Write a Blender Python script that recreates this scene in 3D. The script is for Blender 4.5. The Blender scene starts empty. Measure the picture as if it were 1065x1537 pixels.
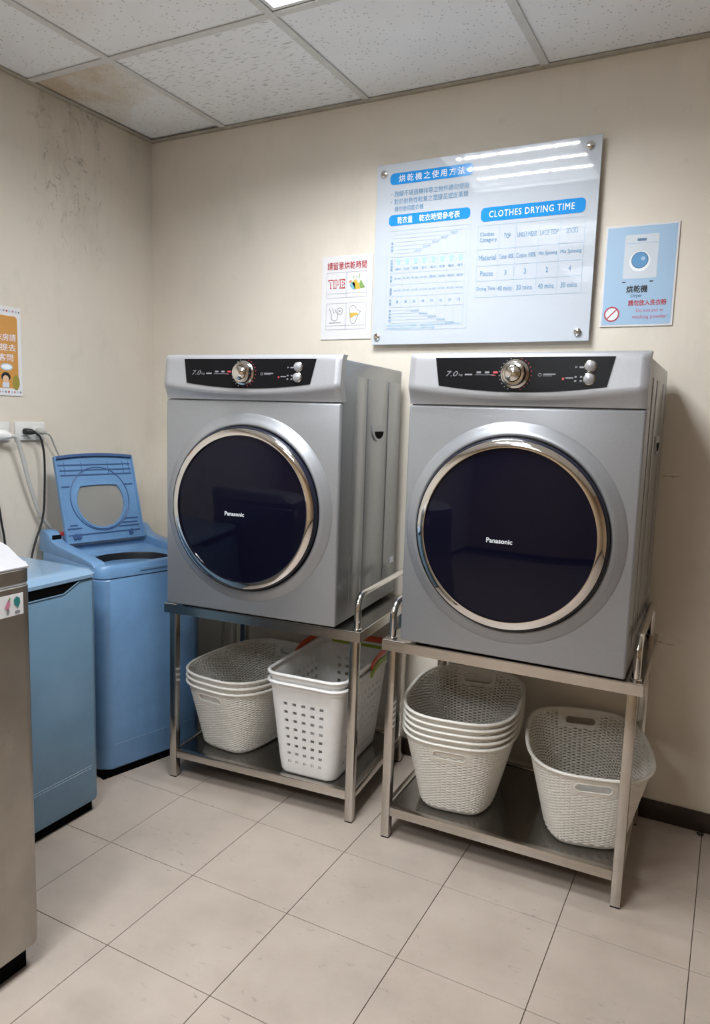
import bpy, bmesh, math, random
import numpy as np
from mathutils import Vector, Matrix
random.seed(7)
PI = math.pi
S = bpy.context.scene
C = S.collection

# ------------------------------------------------------------------ camera
F, CX, CY, CZ, YAW, PIT, ROLL = 1090.93, 2.2562, -2.4080, 1.2533, 0.4802, 0.1300, 0.0315
fw = Vector((-math.sin(YAW)*math.cos(PIT), math.cos(YAW)*math.cos(PIT), -math.sin(PIT)))
rt = Vector((math.cos(YAW), math.sin(YAW), 0)); up = rt.cross(fw)
r2 = rt*math.cos(ROLL)+up*math.sin(ROLL); u2 = up*math.cos(ROLL)-rt*math.sin(ROLL)
cd = bpy.data.cameras.new('camera'); cam = bpy.data.objects.new('camera', cd); C.objects.link(cam)
M = Matrix((r2, u2, -fw)).transposed().to_4x4(); M.translation = Vector((CX, CY, CZ)); cam.matrix_world = M
cd.sensor_fit = 'HORIZONTAL'; cd.sensor_width = 36.0; cd.lens = F/1065*36; cd.clip_start = 0.02
S.camera = cam

# ------------------------------------------------------------------ light, exposure
S.view_settings.view_transform = 'Standard'; S.view_settings.look = 'None'
S.view_settings.gamma = 1.0; S.view_settings.use_curve_mapping = False
S.view_settings.exposure = 0.0
TUBE_W = 7.75            # watts of light per fluorescent tube
TUBE_COL = (0.94, 0.97, 1.0)
w = bpy.data.worlds.new('world'); S.world = w; w.use_nodes = True
w.node_tree.nodes['Background'].inputs[0].default_value = (0.9, 0.95, 1, 1)
w.node_tree.nodes['Background'].inputs[1].default_value = 0.02

# ------------------------------------------------------------------ room constants
RX, RY, RH = 4.40, -4.60, 2.35           # right wall x, front wall y, ceiling height
GX, GY, G = 0.383, -0.601, 0.621         # ceiling grid
TF = 0.3048; FX, FY = 0.7384, -0.6642    # floor tile size and grid origin

# ------------------------------------------------------------------ material helpers
def mat(name, col, rough=0.5, metal=0.0, **k):
    m = bpy.data.materials.new(name); m.use_nodes = True
    b = m.node_tree.nodes['Principled BSDF']
    b.inputs['Base Color'].default_value = (*col, 1); b.inputs['Roughness'].default_value = rough
    b.inputs['Metallic'].default_value = metal
    for n, v in k.items(): b.inputs[n.replace('_', ' ')].default_value = v
    return m
class N:
    def __init__(s, m): s.m = m; s.t = m.node_tree; s.b = s.t.nodes['Principled BSDF']
    def n(s, kind, **k):
        x = s.t.nodes.new('ShaderNode'+kind)
        for a, v in k.items(): setattr(x, a, v)
        return x
    def l(s, a, b): s.t.links.new(a, b)
    def pos(s): return s.n('NewGeometry').outputs['Position']
    def obj(s): return s.n('TexCoord').outputs['Object']
    def mapping(s, src, scale=(1,1,1), loc=(0,0,0), rot=(0,0,0)):
        x = s.n('Mapping'); x.inputs['Scale'].default_value = scale; x.inputs['Location'].default_value = loc
        x.inputs['Rotation'].default_value = rot; s.l(src, x.inputs['Vector']); return x.outputs[0]
    def noise(s, src, scale, detail=3, rough=0.55, dist=0.0):
        x = s.n('TexNoise'); x.inputs['Scale'].default_value = scale; x.inputs['Detail'].default_value = detail
        x.inputs['Roughness'].default_value = rough; x.inputs['Distortion'].default_value = dist
        s.l(src, x.inputs['Vector']); return x.outputs['Fac']
    def ramp(s, src, stops):
        x = s.n('ValToRGB'); e = x.color_ramp.elements
        while len(e) > 1: e.remove(e[-1])
        for i, (p, c) in enumerate(stops):
            q = e[0] if i == 0 else e.new(p)
            q.position = p; q.color = (*c, 1) if len(c) == 3 else c
        s.l(src, x.inputs[0]); return x.outputs[0]
    def mix(s, f, a, b, mode='MIX'):
        x = s.n('Mix', data_type='RGBA', blend_type=mode)
        for sock, v in ((x.inputs[0], f), (x.inputs[6], a), (x.inputs[7], b)):
            if hasattr(v, 'is_linked') or hasattr(v, 'links'): s.l(v, sock)
            elif isinstance(v, (int, float)): sock.default_value = v
            else: sock.default_value = (*v, 1)
        return x.outputs[2]
    def math(s, op, a, b=0.0):
        x = s.n('Math', operation=op)
        for i, v in ((0, a), (1, b)):
            if isinstance(v, (int, float)): x.inputs[i].default_value = v
            else: s.l(v, x.inputs[i])
        return x.outputs[0]
    def bump(s, h, strength=0.2, dist=0.002):
        x = s.n('Bump'); x.inputs['Strength'].default_value = strength; x.inputs['Distance'].default_value = dist
        s.l(h, x.inputs['Height']); s.l(x.outputs[0], s.b.inputs['Normal'])
    def color(s, c): s.l(c, s.b.inputs['Base Color'])
    def sep(s, src):
        x = s.n('SeparateXYZ'); s.l(src, x.inputs[0]); return x.outputs

def grained(name, col, rough, metal=0.0, scale=60, amt=0.06, bump=0.0, **k):
    m = mat(name, col, rough, metal, **k); n = N(m); p = n.obj()
    f = n.noise(p, scale, 4)
    lo = tuple(c*(1-amt) for c in col); hi = tuple(min(1, c*(1+amt)) for c in col)
    n.color(n.ramp(f, [(0.3, lo), (0.7, hi)]))
    if bump: n.bump(f, bump, 0.001)
    return m

WALL = (0.78, 0.72, 0.625)
def wall_material(name, left=False):
    m = mat(name, WALL, 0.75); n = N(m); p = n.pos()
    a = n.noise(p, 2.2, 5, 0.6); base = n.ramp(a, [(0.25, tuple(c*0.93 for c in WALL)), (0.75, tuple(min(1, c*1.05) for c in WALL))])
    # faint grey and greenish patches of old paint
    b = n.noise(n.mapping(p, (1, 1, 0.45), (3.1, 1.2, 0.4)), 6, 5, 0.65)
    fb = n.ramp(b, [(0.56, (0, 0, 0)), (0.78, (1, 1, 1))])
    base = n.mix(n.math('MULTIPLY', fb, 0.55 if left else 0.28), base, (0.52, 0.50, 0.44))
    if left:
        base = n.mix(1.0, base, (0.93, 0.925, 0.915), 'MULTIPLY')
        # mildew and cracked-paint streaks running down from the ceiling
        x, y, z = n.sep(p)
        def lobe(c, wd):
            d = n.math('ABSOLUTE', n.math('SUBTRACT', y, c)); return n.math('SMOOTH_MAX', n.math('SUBTRACT', 1.0, n.math('DIVIDE', d, wd)), 0.0)
        lob = n.math('ADD', lobe(-0.47, 0.17), n.math('MULTIPLY', lobe(-0.31, 0.10), 0.8))
        hz = n.math('MAXIMUM', n.math('MINIMUM', n.math('DIVIDE', n.math('SUBTRACT', z, 1.72), 0.35), 1.0), 0.0)
        region = n.math('MULTIPLY', lob, hz)
        v = n.noise(n.mapping(p, (1, 1, 0.62)), 11, 5, 0.62, 0.7)
        crack = n.math('SUBTRACT', 1.0, n.math('MINIMUM', n.math('MULTIPLY', n.math('ABSOLUTE', n.math('SUBTRACT', v, 0.5)), 42.0), 1.0))
        gate = n.noise(p, 17, 3, 0.6)
        cr = n.math('MULTIPLY', n.math('MULTIPLY', crack, region), n.ramp(gate, [(0.47, (0, 0, 0)), (0.6, (1, 1, 1))]))
        stain = n.math('MULTIPLY', region, n.ramp(n.noise(n.mapping(p, (1, 1, 0.3)), 8, 6, 0.75), [(0.42, (0, 0, 0)), (0.75, (1, 1, 1))]))
        base = n.mix(n.math('MULTIPLY', stain, 0.45), base, (0.27, 0.22, 0.13))
        base = n.mix(n.math('MULTIPLY', cr, 0.75), base, (0.13, 0.115, 0.095))
        top = n.math('MAXIMUM', n.math('DIVIDE', n.math('SUBTRACT', z, 2.22), 0.13), 0.0)
        base = n.mix(n.math('MULTIPLY', n.math('MULTIPLY', top, n.noise(p, 7, 4)), 0.35), base, (0.33, 0.27, 0.17))
    else:
        # hairline horizontal cracks low on the wall
        x, y, z = n.sep(p)
        v = n.noise(n.mapping(p, (5, 5, 5)), 3.0, 5, 0.7)
        d = n.math('ABSOLUTE', n.math('SUBTRACT', n.math('ADD', z, n.math('MULTIPLY', n.math('SUBTRACT', v, 0.5), 0.03)), 0.583))
        line = n.math('LESS_THAN', d, 0.0022)
        d2 = n.math('ABSOLUTE', n.math('SUBTRACT', n.math('ADD', z, n.math('MULTIPLY', n.math('SUBTRACT', v, 0.5), 0.03)), 1.105))
        line = n.math('MAXIMUM', line, n.math('LESS_THAN', d2, 0.0018))
        gate = n.math('MULTIPLY', n.ramp(n.noise(p, 9, 3), [(0.48, (0, 0, 0)), (0.56, (1, 1, 1))]), n.math('GREATER_THAN', x, 2.06))
        base = n.mix(n.math('MULTIPLY', n.math('MULTIPLY', line, gate), 0.6), base, (0.16, 0.12, 0.08))
        # brownish smudges
        sm = n.ramp(n.noise(n.mapping(p, (1, 1, 1), (8, 0, 2)), 11, 4), [(0.66, (0, 0, 0)), (0.8, (1, 1, 1))])
        base = n.mix(n.math('MULTIPLY', sm, 0.25), base, (0.36, 0.27, 0.18))
    n.color(base)
    f = n.noise(p, 140, 4); g = n.noise(p, 9, 4)
    n.bump(n.math('ADD', n.math('MULTIPLY', f, 0.25), g), 0.25, 0.004)
    return m
M_warm = grained('warm_bounce_wall', (0.47, 0.345, 0.215), 0.7, scale=4, amt=0.08)  # brown invented for the unseen walls so their bounce warms the shadows
M_wall = wall_material('painted_wall'); M_wall_left = wall_material('mildewed_wall', True)

def tile_floor_material():
    m = mat('vinyl_floor_tile', (0.52, 0.45, 0.37), 0.42); n = N(m); p = n.pos()
    rnd = n.n('ObjectInfo').outputs['Random']
    a = n.noise(n.mapping(p, (1, 1, 1)), 5, 6, 0.65)
    base = n.ramp(a, [(0.25, (0.385, 0.319, 0.265)), (0.5, (0.447, 0.374, 0.315)), (0.8, (0.505, 0.428, 0.365))])
    base = n.mix(n.math('MULTIPLY', rnd, 0.22), base, (0.40, 0.35, 0.305))
    sc = n.noise(n.mapping(p, (1.0, 3.2, 1), (2, 5, 0), (0, 0, 0.5)), 26, 5, 0.6, 0.8)
    fs = n.ramp(sc, [(0.62, (0, 0, 0)), (0.70, (1, 1, 1))])
    gate = n.ramp(n.noise(p, 4, 3), [(0.42, (0, 0, 0)), (0.62, (1, 1, 1))])
    base = n.mix(n.math('MULTIPLY', n.math('MULTIPLY', fs, gate), 0.6), base, (0.19, 0.165, 0.14))
    d = n.ramp(n.noise(n.mapping(p, (1, 1, 1), (9, 3, 0)), 3.0, 4), [(0.5, (0, 0, 0)), (0.75, (1, 1, 1))])
    base = n.mix(n.math('MULTIPLY', d, 0.38), base, (0.29, 0.255, 0.225))
    n.color(base)
    n.l(n.ramp(a, [(0.3, (0.34, 0.34, 0.34)), (0.7, (0.5, 0.5, 0.5))]), n.b.inputs['Roughness'])
    n.bump(n.noise(p, 60, 3), 0.05, 0.001)
    return m
M_tile = tile_floor_material(); M_grout = mat('dark_joint', (0.09, 0.075, 0.06), 0.9)

def ceiling_material(name, dashes=False, stain=0.0):
    m = mat(name, (0.8, 0.79, 0.77), 0.9); n = N(m); p = n.obj()
    q = n.mapping(p, (36, 130, 1) if dashes else (1, 1, 1))
    if dashes:
        v = n.noise(q, 1.0, 1, 0.4, 0.5); pit = n.ramp(v, [(0.335, (1, 1, 1)), (0.375, (0, 0, 0))])
    else:
        x = n.n('TexVoronoi'); x.inputs['Scale'].default_value = 60; n.l(p, x.inputs['Vector'])
        pit = n.ramp(x.outputs['Distance'], [(0.15, (1, 1, 1)), (0.22, (0, 0, 0))])
        gate = n.ramp(n.noise(p, 30, 2), [(0.36, (0, 0, 0)), (0.42, (1, 1, 1))])
        pit = n.math('MULTIPLY', pit, gate)
    base = n.ramp(n.noise(p, 5, 4), [(0.3, (0.87, 0.885, 0.895)), (0.7, (0.92, 0.935, 0.945))])
    if stain:
        x, y, z = n.sep(p)
        s = n.noise(p, 5, 5, 0.65)
        e = n.math('ADD', n.math('MULTIPLY', y, -1.3), n.math('MULTIPLY', x, -0.6))
        f = n.ramp(n.math('ADD', s, e), [(0.42, (0, 0, 0)), (0.85, (1, 1, 1))])
        base = n.mix(n.math('MULTIPLY', f, stain), base, (0.50, 0.36, 0.18))
    n.color(n.mix(n.math('MULTIPLY', pit, 0.42), base, (0.20, 0.185, 0.165)))
    n.bump(n.math('SUBTRACT', n.math('MULTIPLY', n.noise(p, 220, 3), 0.3), pit), 0.35, 0.002)
    return m
M_cp = ceiling_material('mineral_fibre_panel'); M_cp_dash = ceiling_material('fissured_panel', True)
M_cp_st = ceiling_material('stained_panel', False, 0.75); M_cp_st2 = ceiling_material('lightly_stained_panel', False, 0.32)
M_grid = grained('grid_paint', (0.68, 0.68, 0.66), 0.5, scale=30)
M_angle = grained('wall_angle_paint', (0.46, 0.42, 0.35), 0.55, scale=25, amt=0.15)
M_base = grained('brown_baseboard', (0.028, 0.017, 0.012), 0.5, scale=20, amt=0.2)

def brushed(name, col, rough, stretch=(1, 60, 60)):
    m = mat(name, col, rough, 1.0); n = N(m); p = n.obj()
    f = n.noise(n.mapping(p, stretch), 8, 4)
    n.l(n.ramp(f, [(0.3, (rough*0.7,)*3), (0.7, (rough*1.35,)*3)]), n.b.inputs['Roughness'])
    g = n.noise(p, 7, 4)
    n.color(n.ramp(g, [(0.3, tuple(c*0.85 for c in col)), (0.7, col)]))
    return m
M_steel = brushed('brushed_stainless', (0.60, 0.57, 0.53), 0.20)
M_steel_plate = brushed('stainless_plate', (0.36, 0.35, 0.335), 0.17)
M_tube = mat('polished_tube', (0.72, 0.71, 0.69), 0.10, 1.0)
M_chrome = mat('chrome', (0.80, 0.79, 0.78), 0.05, 1.0)
M_silver = grained('silver_paint', (0.335, 0.348, 0.370), 0.34, 0.45, scale=300, amt=0.05)
M_silver_top = grained('pale_silver_paint', (0.385, 0.392, 0.415), 0.36, 0.25, scale=300, amt=0.04)
M_side = grained('silver_side_steel', (0.305, 0.315, 0.325), 0.30, 0.6, scale=200, amt=0.05)
M_black = mat('black_gloss', (0.008, 0.008, 0.009), 0.25, Specular_IOR_Level=0.08)
M_rubber = grained('black_rubber', (0.012, 0.012, 0.013), 0.6)
M_dark = mat('dark_cavity', (0.002, 0.002, 0.002), 0.8, Specular_IOR_Level=0.05)
M_navy = mat('navy_plastic', (0.012, 0.014, 0.028), 0.25)
M_glass = mat('tinted_door_glass', (0.004, 0.004, 0.013), 0.03, 0.0, Specular_IOR_Level=0.22)
M_white = grained('white_plastic', (0.74, 0.74, 0.72), 0.4, scale=40, amt=0.03)
M_basket = grained('ivory_plastic', (0.78, 0.75, 0.69), 0.42, scale=30, amt=0.03)
M_basket2 = grained('grey_white_plastic', (0.86, 0.855, 0.84), 0.36, scale=30, amt=0.03)
M_orange = mat('orange_plastic', (0.62, 0.075, 0.012), 0.4); M_green = mat('green_plastic', (0.30, 0.40, 0.02), 0.4)
M_blue = grained('blue_enamel', (0.145, 0.285, 0.495), 0.30, scale=14, amt=0.06)
M_blue_d = grained('blue_groove', (0.045, 0.10, 0.24), 0.4)
M_lblue = grained('pale_blue_enamel', (0.135, 0.235, 0.335), 0.22, scale=7, amt=0.08)
M_lblue_top = grained('pale_blue_lid', (0.21, 0.33, 0.47), 0.14, scale=5, amt=0.06)
M_washer_s = brushed('silver_washer_front', (0.41, 0.385, 0.35), 0.38, (2, 2, 1))
M_washer_lid = grained('pale_grey_lid', (0.43, 0.43, 0.45), 0.25, scale=10, amt=0.03)
M_frost = mat('frosted_window', (0.50, 0.49, 0.46), 0.4, 0.0, Transmission_Weight=0.55, IOR=1.2)
M_acrylic = mat('white_acrylic', (0.58, 0.63, 0.70), 0.035, 0.0, IOR=1.5)
M_paper = grained('laminated_paper', (0.78, 0.78, 0.80), 0.28, scale=20, amt=0.02)
M_ink_blue = mat('cyan_ink', (0.02, 0.30, 0.78), 0.06); M_ink_pale = mat('pale_cyan_ink', (0.42, 0.66, 0.86), 0.08)
M_ink_text = mat('slate_blue_ink', (0.22, 0.40, 0.60), 0.08); M_ink_line = mat('line_ink', (0.48, 0.62, 0.76), 0.08)
M_ink_white = mat('white_ink', (0.86, 0.92, 0.97), 0.06)
M_red = mat('red_ink', (0.50, 0.05, 0.06), 0.3); M_inkblack = mat('black_ink', (0.015, 0.015, 0.02), 0.3)
M_grey_ink = mat('grey_ink', (0.24, 0.24, 0.27), 0.3)
M_pale = mat('sky_paper', (0.40, 0.58, 0.78), 0.2); M_iconw = mat('icon_white', (0.66, 0.72, 0.79), 0.25)
M_iconb = mat('icon_blue', (0.12, 0.33, 0.60), 0.25); M_icond = mat('icon_slate', (0.12, 0.22, 0.35), 0.25)
M_or_paper = mat('orange_paper', (0.62, 0.30, 0.07), 0.35); M_olive = mat('olive_ink', (0.33, 0.28, 0.05), 0.35)
M_pink = mat('pink_ink', (0.75, 0.30, 0.17), 0.35); M_teal = mat('teal_ink', (0.02, 0.20, 0.20), 0.3)
M_yellow = mat('yellow_ink', (0.75, 0.50, 0.08), 0.35); M_aqua = mat('aqua_ink', (0.22, 0.50, 0.60), 0.35)
M_leaf = mat('leaf_ink', (0.25, 0.42, 0.12), 0.35); M_rose = mat('rose_ink', (0.60, 0.22, 0.33), 0.35)
M_skin = mat('poster_skin', (0.75, 0.52, 0.36), 0.35)

# ------------------------------------------------------------------ mesh helpers
def link(name, me, material=None, parent=None, loc=None, smooth=35):
    o = bpy.data.objects.new(name, me); C.objects.link(o)
    if material and not me.materials: me.materials.append(material)
    if smooth and len(me.polygons):
        me.polygons.foreach_set('use_smooth', [True]*len(me.polygons)); me.set_sharp_from_angle(angle=math.radians(smooth))
    if parent: o.parent = parent
    if loc: o.location = loc
    return o
def obj(name, bm, material, parent=None, loc=None, smooth=35):
    me = bpy.data.meshes.new(name); bm.normal_update(); bm.to_mesh(me); bm.free()
    return link(name, me, material, parent, loc, smooth)
def thing(name, label, cat, loc=(0, 0, 0), rz=0.0, group=None):
    o = bpy.data.objects.new(name, None); C.objects.link(o); o.location = loc; o.rotation_euler = (0, 0, rz); o.empty_display_size = 0.1
    return tag(o, label, cat, group)
def tag(o, label, cat, group=None):
    o['label'] = label; o['category'] = cat
    if group: o['group'] = group
    return o
def structure(o): o['kind'] = 'structure'; return o
def copy_tree(o, parent=None):
    c = o.copy(); C.objects.link(c); c.parent = parent
    for ch in list(o.children): copy_tree(ch, c)
    return c
def add_box(bm, x0, x1, y0, y1, z0, z1, bev=0.0, seg=2, vertical=False):
    r = bmesh.ops.create_cube(bm, size=1.0); vs = r['verts']
    for v in vs: v.co = Vector(((x0+x1)/2+v.co.x*(x1-x0), (y0+y1)/2+v.co.y*(y1-y0), (z0+z1)/2+v.co.z*(z1-z0)))
    if bev:
        es = {e for v in vs for e in v.link_edges}
        if vertical: es = {e for e in es if abs(e.verts[0].co.z-e.verts[1].co.z) > 1e-6 and abs(e.verts[0].co.x-e.verts[1].co.x) < 1e-6 and abs(e.verts[0].co.y-e.verts[1].co.y) < 1e-6}
        bmesh.ops.bevel(bm, geom=list(es), offset=bev, segments=seg, profile=0.5, affect='EDGES')
    return bm
def box(*a, **k): return add_box(bmesh.new(), *a, **k)
def add_tube(bm, pts, r, closed=False, n=10, flat=None):
    """round (or flat = (rx, ry)) tube along a polyline"""
    P = [Vector(p) for p in pts]; m = len(P); rings = []
    nrm = None
    for i in range(m):
        if closed: t = (P[(i+1) % m]-P[i-1]).normalized()
        else: t = (P[min(i+1, m-1)]-P[max(i-1, 0)]).normalized()
        if nrm is None:
            a = Vector((0, 0, 1)) if abs(t.z) < 0.9 else Vector((1, 0, 0)); nrm = (a-t*a.dot(t)).normalized()
        else: nrm = (nrm-t*nrm.dot(t)).normalized()
        b = t.cross(nrm); ra, rb = flat if flat else (r, r)
        rings.append([bm.verts.new(P[i]+nrm*math.cos(2*PI*k/n)*ra+b*math.sin(2*PI*k/n)*rb) for k in range(n)])
    for i in range(m if closed else m-1):
        A, B = rings[i], rings[(i+1) % m]
        off = 0
        if closed and i == m-1:
            off = min(range(n), key=lambda o: sum((A[k].co-B[(k+o) % n].co).length for k in range(n)))
        for k in range(n): bm.faces.new((A[k], A[(k+1) % n], B[(k+1+off) % n], B[(k+off) % n]))
    if not closed: bm.faces.new(rings[0][::-1]); bm.faces.new(rings[-1])
    return bm
def tube(*a, **k): return add_tube(bmesh.new(), *a, **k)
def spline(pts, n=8):
    """Catmull-Rom through points"""
    P = [Vector(p) for p in pts]; out = []
    for i in range(len(P)-1):
        a, b, c, d = P[max(i-1, 0)], P[i], P[i+1], P[min(i+2, len(P)-1)]
        for k in range(n):
            t = k/n; out.append(0.5*((2*b)+(c-a)*t+(2*a-5*b+4*c-d)*t*t+(3*b-a-3*c+d)*t**3))
    out.append(P[-1]); return out
def lathe(prof, cx, cz, y0=0.0, n=96, cap_start=False, cap_end=False):
    """revolve (radius, forward offset) about an axis pointing to local -Y"""
    bm = bmesh.new(); rings = []
    for r, o in prof: rings.append([bm.verts.new((cx+r*math.cos(2*PI*k/n), y0-o, cz+r*math.sin(2*PI*k/n))) for k in range(n)])
    for A, B in zip(rings, rings[1:]):
        for k in range(n): bm.faces.new((A[k], A[(k+1) % n], B[(k+1) % n], B[k]))
    if cap_start: bm.faces.new(rings[0])
    if cap_end: bm.faces.new(rings[-1][::-1])
    bmesh.ops.recalc_face_normals(bm, faces=bm.faces[:])
    return bm
def loft(loops, cap0=False, cap1=False):
    bm = bmesh.new(); R = [[bm.verts.new(p) for p in L] for L in loops]; n = len(R[0])
    for A, B in zip(R, R[1:]):
        for k in range(n): bm.faces.new((A[k], A[(k+1) % n], B[(k+1) % n], B[k]))
    if cap0: bm.faces.new(R[0][::-1])
    if cap1: bm.faces.new(R[-1])
    bmesh.ops.recalc_face_normals(bm, faces=bm.faces[:])
    return bm
def rrect(x0, x1, y0, y1, r, n=8):
    """rounded rectangle outline, 4*n points, starting at +x corner"""
    out = []
    for cx, cy, a0 in ((x1-r, y1-r, 0), (x0+r, y1-r, PI/2), (x0+r, y0+r, PI), (x1-r, y0+r, 1.5*PI)):
        for k in range(n): a = a0+PI/2*k/(n-1); out.append((cx+r*math.cos(a), cy+r*math.sin(a)))
    return out
def prism(poly, f0, f1):
    """solid between two copies of a 2D polygon; f0, f1 map (a, b) to a point"""
    return loft([[f0(*p) for p in poly], [f1(*p) for p in poly]], True, True)
def sheet(nu, nv, f, thick):
    """closed thin shell with front surface f(s, t), thickened towards +Y"""
    bm = bmesh.new()
    A = [[bm.verts.new(f(i/nu, j/nv)) for i in range(nu+1)] for j in range(nv+1)]
    B = [[bm.verts.new(Vector(f(i/nu, j/nv))+Vector((0, thick, 0))) for i in range(nu+1)] for j in range(nv+1)]
    for j in range(nv):
        for i in range(nu):
            bm.faces.new((A[j][i], A[j][i+1], A[j+1][i+1], A[j+1][i])); bm.faces.new((B[j+1][i], B[j+1][i+1], B[j][i+1], B[j][i]))
    for i in range(nu):
        bm.faces.new((A[0][i+1], A[0][i], B[0][i], B[0][i+1])); bm.faces.new((A[nv][i], A[nv][i+1], B[nv][i+1], B[nv][i]))
    for j in range(nv):
        bm.faces.new((A[j][0], A[j+1][0], B[j+1][0], B[j][0])); bm.faces.new((A[j+1][nu], A[j][nu], B[j][nu], B[j+1][nu]))
    bmesh.ops.recalc_face_normals(bm, faces=bm.faces[:])
    return bm

_text_cache = {}
def text_mesh(s, bold=0.0, shear=0.0, space=1.0):
    key = (s, bold, shear, space)
    if key not in _text_cache:
        cu = bpy.data.curves.new('t', 'FONT'); cu.body = s; cu.size = 1; cu.resolution_u = 2; cu.offset = bold; cu.shear = shear; cu.space_character = space
        o = bpy.data.objects.new('t', cu); C.objects.link(o); bpy.context.view_layer.update()
        me = bpy.data.meshes.new_from_object(o.evaluated_get(bpy.context.evaluated_depsgraph_get()))
        bpy.data.objects.remove(o); bpy.data.curves.remove(cu)
        n = len(me.vertices); co = np.zeros(n*3, np.float32); me.vertices.foreach_get('co', co); co = co.reshape(-1, 3)
        faces = [tuple(p.vertices) for p in me.polygons]; bpy.data.meshes.remove(me)
        _text_cache[key] = (co, faces)
    return _text_cache[key]

class Print:
    """flat print on a panel: local frame u right, v up, lifted off the surface"""
    def __init__(s, parent, O, U, V, Nn): s.p = parent; s.O = Vector(O); s.U = Vector(U); s.V = Vector(V); s.N = Vector(Nn)
    def P(s, u, v, h=0.0006): return s.O+s.U*u+s.V*v+s.N*h
    def text(s, body, u0, u1, v0, v1, material, bold=0.0, name='lettering', h=0.0009, keep=False, shear=0.0, space=1.0, parent=None):
        co, faces = text_mesh(body, 0.0, shear, space)
        if not len(co): return
        a, b = co[:, :2].min(0), co[:, :2].max(0); d = np.maximum(b-a, 1e-6)
        sx, sy = (u1-u0)/d[0], (v1-v0)/d[1]
        ou, ov = u0, v0
        if keep:
            k = min(sx, sy); ou += ((u1-u0)-d[0]*k)/2; ov += ((v1-v0)-d[1]*k)/2; sx = sy = k
        me = bpy.data.meshes.new(name)
        vs, fs = [], []; e = bold*0.8
        for q, (du, dv) in enumerate([(0, 0)] if not bold else [(-e, -e), (e, e), (-e, e), (e, -e)]):
            i = len(vs); vs += [tuple(s.P(ou+(c[0]+du-a[0])*sx, ov+(c[1]+dv-a[1])*sy, h+q*0.00003)) for c in co]; fs += [tuple(i+k for k in f) for f in faces]
        me.from_pydata(vs, [], fs)
        return link(name, me, material, parent or s.p, smooth=0)
    def poly(s, pts, material, name='print_shape', h=0.0006, parent=None):
        me = bpy.data.meshes.new(name); me.from_pydata([tuple(s.P(u, v, h)) for u, v in pts], [], [tuple(range(len(pts)))])
        return link(name, me, material, parent or s.p, smooth=0)
    def rect(s, u0, u1, v0, v1, material, name='print_shape', h=0.0006, r=0.0):
        return s.poly(rrect(u0, u1, v0, v1, r, 8) if r else [(u0, v0), (u1, v0), (u1, v1), (u0, v1)], material, name, h)
    def disc(s, u, v, r, material, name='print_shape', h=0.0006, ry=None, n=28):
        ry = ry or r; return s.poly([(u+r*math.cos(2*PI*k/n), v+ry*math.sin(2*PI*k/n)) for k in range(n)], material, name, h)
    def ring(s, u, v, r0, r1, material, name='print_shape', h=0.0007, n=36):
        vs = [tuple(s.P(u+r*math.cos(2*PI*k/n), v+r*math.sin(2*PI*k/n), h)) for r in (r0, r1) for k in range(n)]
        me = bpy.data.meshes.new(name); me.from_pydata(vs, [], [(k, (k+1) % n, n+(k+1) % n, n+k) for k in range(n)])
        return link(name, me, material, s.p, smooth=0)
    def lines(s, segs, wd, material, name='ruled_lines', h=0.0006):
        vs, fs = [], []
        for (a, b, c, d) in segs:
            t = Vector((c-a, d-b)); t.normalize(); q = Vector((-t.y, t.x))*wd/2; i = len(vs)
            vs += [tuple(s.P(x, y, h)) for x, y in ((a-q.x, b-q.y), (c-q.x, d-q.y), (c+q.x, d+q.y), (a+q.x, b+q.y))]; fs.append((i, i+1, i+2, i+3))
        me = bpy.data.meshes.new(name); me.from_pydata(vs, [], fs); return link(name, me, material, s.p, smooth=0)

# ================================================================== SETTING
structure(obj('floor', box(-0.1, RX+0.1, RY-0.1, 0.1, -0.06, -0.004), M_grout))
floor = bpy.data.objects['floor']
tile_me = {}
def slab_mesh(key, w, d, t, bev, store, name, material):
    if key not in store:
        bm = box(-w/2, w/2, -d/2, d/2, -t, 0, bev, 1); me = bpy.data.meshes.new(name); bm.to_mesh(me); bm.free(); me.materials.append(material); store[key] = me
    return store[key]
i0 = math.floor((0-FX)/TF); i1 = math.ceil((RX-FX)/TF); j0 = math.floor((FY-0)/TF)
for i in range(i0, i1):
    for j in range(-3, 12):
        x0, x1 = FX+i*TF, FX+(i+1)*TF; y1, y0 = FY-j*TF, FY-(j+1)*TF
        x0, x1, y0, y1 = max(x0, 0), min(x1, RX), max(y0, RY), min(y1, 0)
        if x1-x0 < 0.02 or y1-y0 < 0.02: continue
        gp = 0.0009
        me = slab_mesh((round(x1-x0, 3), round(y1-y0, 3)), x1-x0-2*gp, y1-y0-2*gp, 0.004, 0.0006, tile_me, 'tile', M_tile)
        link('tile', me, None, floor, ((x0+x1)/2, (y0+y1)/2, 0), smooth=0)
structure(obj('wall_back', box(-0.1, RX+0.1, 0, 0.1, 0, 2.6), M_wall))
structure(obj('wall_left', box(-0.1, 0, RY-0.1, 0, 0, 2.6), M_wall_left))
structure(obj('wall_right', box(RX, RX+0.1, RY-0.1, 0, 0, 2.6), M_warm))
structure(obj('wall_front', box(0, RX, RY-0.1, RY, 0, 2.6), M_warm))
structure(obj('baseboard_back', box(0.012, RX, -0.010, 0, 0.001, 0.064, 0.002), M_base))
structure(obj('baseboard_left', box(0, 0.010, RY, 0, 0.001, 0.064, 0.002), M_base))
structure(obj('baseboard_right', box(RX-0.010, RX, RY, -0.012, 0.001, 0.064, 0.002), M_base))
structure(obj('baseboard_front', box(0.012, RX-0.012, RY, RY+0.010, 0.001, 0.064, 0.002), M_base))
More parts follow.
